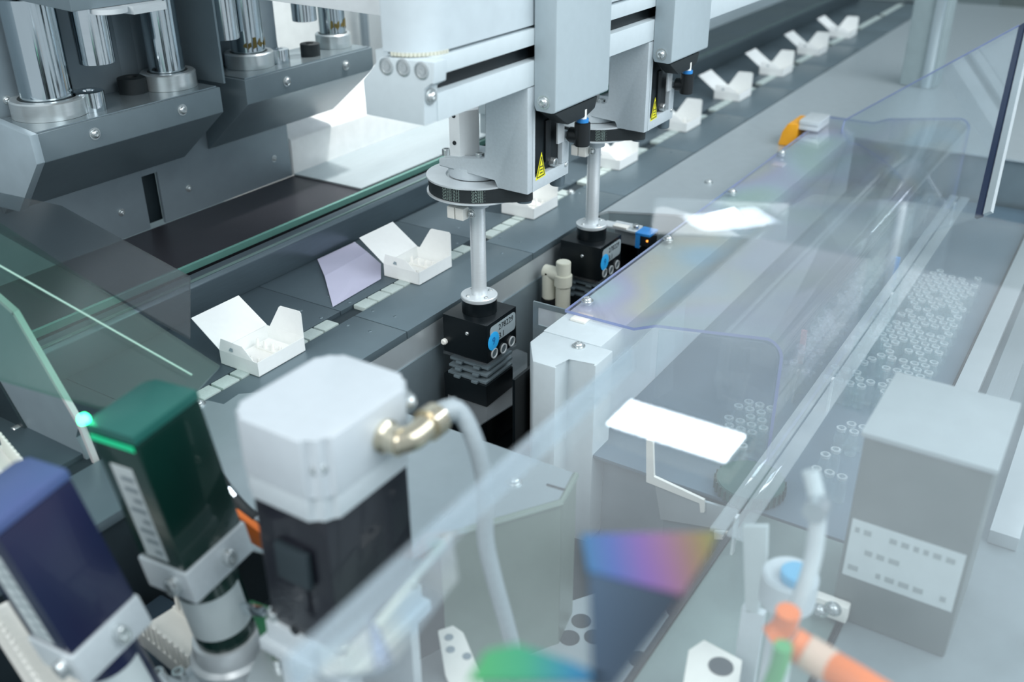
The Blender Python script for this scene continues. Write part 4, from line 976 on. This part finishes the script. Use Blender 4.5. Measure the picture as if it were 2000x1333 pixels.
# clear deflector near the bottom
cd = thing('clear_deflector', 'folded clear plastic deflector box at the bottom centre', 'deflector', (.33, .35, .05))
def K(px, py, d): r = ray(px, py).normalized(); return CAM + r * d
A = dict(a=K(880, 1045, .60), b=K(893, 1132, .60), c=K(765, 1300, .545), d=K(735, 1222, .54), e=K(615, 1275, .52), f=K(718, 1200, .545), g=K(735, 1318, .53), h=K(625, 1330, .51), i=K(870, 1000, .605), j=K(600, 1250, .52))
mcl = clear('deflector_acrylic', tint=(.88, .92, .94), haze=.16, hazecol=(.75, .82, .88), irid=(14, [(.82, .9, .95), (.95, .92, .84), (.9, .86, .94), (.86, .95, .9)]))
b = B(); b.sheet([A['a'], A['b'], A['c'], A['d']], .002); obj('side_pane', b, mcl, cd)
b = B(); b.sheet([A['e'], A['f'], A['g'], A['h']], .002); obj('front_pane', b, mcl, cd)
b = B(); b.sheet([A['f'], A['d'], A['c'], A['g']], .002); obj('corner_pane', b, clear('deflector_blue', tint=(.55, .62, .75), haze=.2, hazecol=(.45, .52, .66)), cd)
b = B(); b.tube([A['d'], A['a']], .0016, seg=8, sub=False); obj('bright_edge', b, mat('edge_cream', 'd6ddd3', .3), cd)
b = B(); b.tube([A['e'], A['h'], A['g'], A['c']], .0016, seg=8, sub=False); obj('lower_edge', b, mat('edge_slate', '53656f', .3), cd)

# flat strips with a fixed colour ramp
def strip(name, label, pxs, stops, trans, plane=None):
    """flat strip lying on the guard sheet, colours run along its first edge"""
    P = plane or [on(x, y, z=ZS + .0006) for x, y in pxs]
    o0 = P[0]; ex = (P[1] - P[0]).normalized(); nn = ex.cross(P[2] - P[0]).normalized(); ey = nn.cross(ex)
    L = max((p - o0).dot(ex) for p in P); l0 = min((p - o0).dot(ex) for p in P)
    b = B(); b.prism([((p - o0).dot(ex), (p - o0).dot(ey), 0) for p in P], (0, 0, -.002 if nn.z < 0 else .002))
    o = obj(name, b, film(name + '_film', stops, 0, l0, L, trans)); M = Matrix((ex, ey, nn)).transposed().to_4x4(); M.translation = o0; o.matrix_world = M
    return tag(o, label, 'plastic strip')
strip('rainbow_reflection', 'soft rainbow coloured reflection painted as a strip with blue, violet and orange bands', [(1135, 1050), (1200, 1000), (1290, 1012), (1400, 1045), (1385, 1085), (1330, 1168), (1148, 1122)][:1] + [(1400, 1045), (1385, 1085), (1330, 1168), (1148, 1122)],
      [(0, '3d6c90'), (.2, '4c5f98'), (.42, '6f5590'), (.58, '7d5a7c'), (.72, '7d6060'), (.86, '7a6c48'), (1, '6f7748')], .12)  # blurred foreground reflection painted as the strip's colours
strip('slate_strip', 'dark slate plastic strip below the rainbow coloured reflection', [(1150, 1126), (1330, 1172), (1200, 1345), (1155, 1345)], [(0, '3f5266'), (1, '26323e')], .08)
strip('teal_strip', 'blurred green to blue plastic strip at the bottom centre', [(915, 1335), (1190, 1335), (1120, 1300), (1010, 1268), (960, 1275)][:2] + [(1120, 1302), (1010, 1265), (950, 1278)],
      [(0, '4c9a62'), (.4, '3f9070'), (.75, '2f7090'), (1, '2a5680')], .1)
# green glass door sheet at the left
gl = thing('green_door_glass', 'green tinted glass door panel across the left side', 'glass', (.45, .9, 0))
b = B(); P = [K(-60, 415, 1.25), K(0, 450, 1.25), K(430, 715, 1.12), K(330, 830, 1.02), K(190, 800, 1.0), K(-60, 720, 1.0)]
o0 = P[0]; ex = (P[2] - P[0]).normalized(); nn = ex.cross(P[5] - P[0]).normalized()
Pp = [p - nn * (p - o0).dot(nn) for p in P]
b.prism(Pp, nn * .004); obj('pane', b, acr_g, gl)
b = B(); pl_ = lambda px, py: (lambda r: CAM + r * ((o0 - CAM).dot(nn) / r.dot(nn)))(ray(px, py))
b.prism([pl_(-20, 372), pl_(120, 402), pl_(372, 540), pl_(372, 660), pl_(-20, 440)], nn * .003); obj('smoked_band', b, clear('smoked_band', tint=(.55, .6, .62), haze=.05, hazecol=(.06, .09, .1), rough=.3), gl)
b = B(); b.tube([pl_(-20, 508), pl_(375, 733)], .0012, seg=6, sub=False); obj('bright_seam', b, mat('seam_green', '7fa79a', .3), gl)

# ------------------------------------------------------------------ far right: tilted pane, posts, background
tp = thing('tilted_pane', 'tilted clear pane with a black edge strip at the right border', 'pane', (1.8, .15, 0))
b = B(); p1, p2, p3, p4 = K(1995, 60, 2.0), K(1905, 425, 1.75), K(1490, 300, 2.05), K(1650, 238, 2.35)
pts = [K(1990, 50, 2.0), K(1903, 425, 1.72), K(1520, 420, 1.85), K(1500, 330, 2.05), K(1650, 235, 2.25)]
o0 = pts[0]; nn = (pts[1] - o0).cross(pts[4] - o0).normalized(); pts = [p - nn * (p - o0).dot(nn) for p in pts]
b.prism(pts, nn * .004); obj('pane', b, clear('tilted_clear', tint=(.9, .94, .96), haze=.08), tp)
b = B(); a, c = pts[0], pts[1]; sd = (pts[4] - pts[0]); sd = (sd - (c - a).normalized() * sd.dot((c - a).normalized())).normalized()
b.prism([a, c, c - sd * .012, a - sd * .012], nn * .006); obj('black_strip', b, edgedark, tp)
b = B(); b.prism([a - sd * .016, c - sd * .016, c - sd * .03, a - sd * .03], nn * .006); obj('clear_strip', b, lightplate, tp)
b = B(); e0, e1 = pts[3], pts[4]; b.tube([pts[4], pts[0]], .0015, seg=6, sub=False); b.tube([pts[3], pts[4]], .0015, seg=6, sub=False); obj('violet_edge', b, edgeblue, tp)
bg = thing('background_cabinet', 'blurred grey machine cabinet beyond the end of the conveyor', 'cabinet', (5.0, .2, -.95))
b = B(); b.box(5.0, 5.6, -1.2, .62, -.95, 2.0, .01); obj('body', b, mat('bg_grey', '717d7c', .6), bg)
b = B(); b.box(4.96, 4.995, -.5, .45, .1, 1.6, .01); obj('door', b, mat('bg_door', '838e8d', .55), bg)
col = thing('background_post', 'blurred pale upright post right of the far cartons', 'post', (2.79, .45, 0))
v = on(1800, 120, x=2.75)
b = B(); b.box(2.75, 2.83, v.y - .045, v.y + .045, .0005, 1.6, .004); obj('post', b, mat('post_grey', '95a4a7', .5, .2), col)
b = B(); b.box(2.74, 2.7495, v.y - .035, v.y - .01, .0005, 1.6, .002); obj('bright_profile', b, alub, col)
lt = thing('far_gantry', 'blurred grey guide frame above the far end of the guide rail', 'frame', (3.0, 1.0, .05))
b = B(); b.box(1.6, 4.2, 1.068, 1.12, .10, .20, .004); b.box(1.62, 1.66, 1.07, 1.115, .0545, .0995); b.box(4.1, 4.15, 1.07, 1.115, .0545, .0995); obj('beam', b, paint2, lt)
finish()
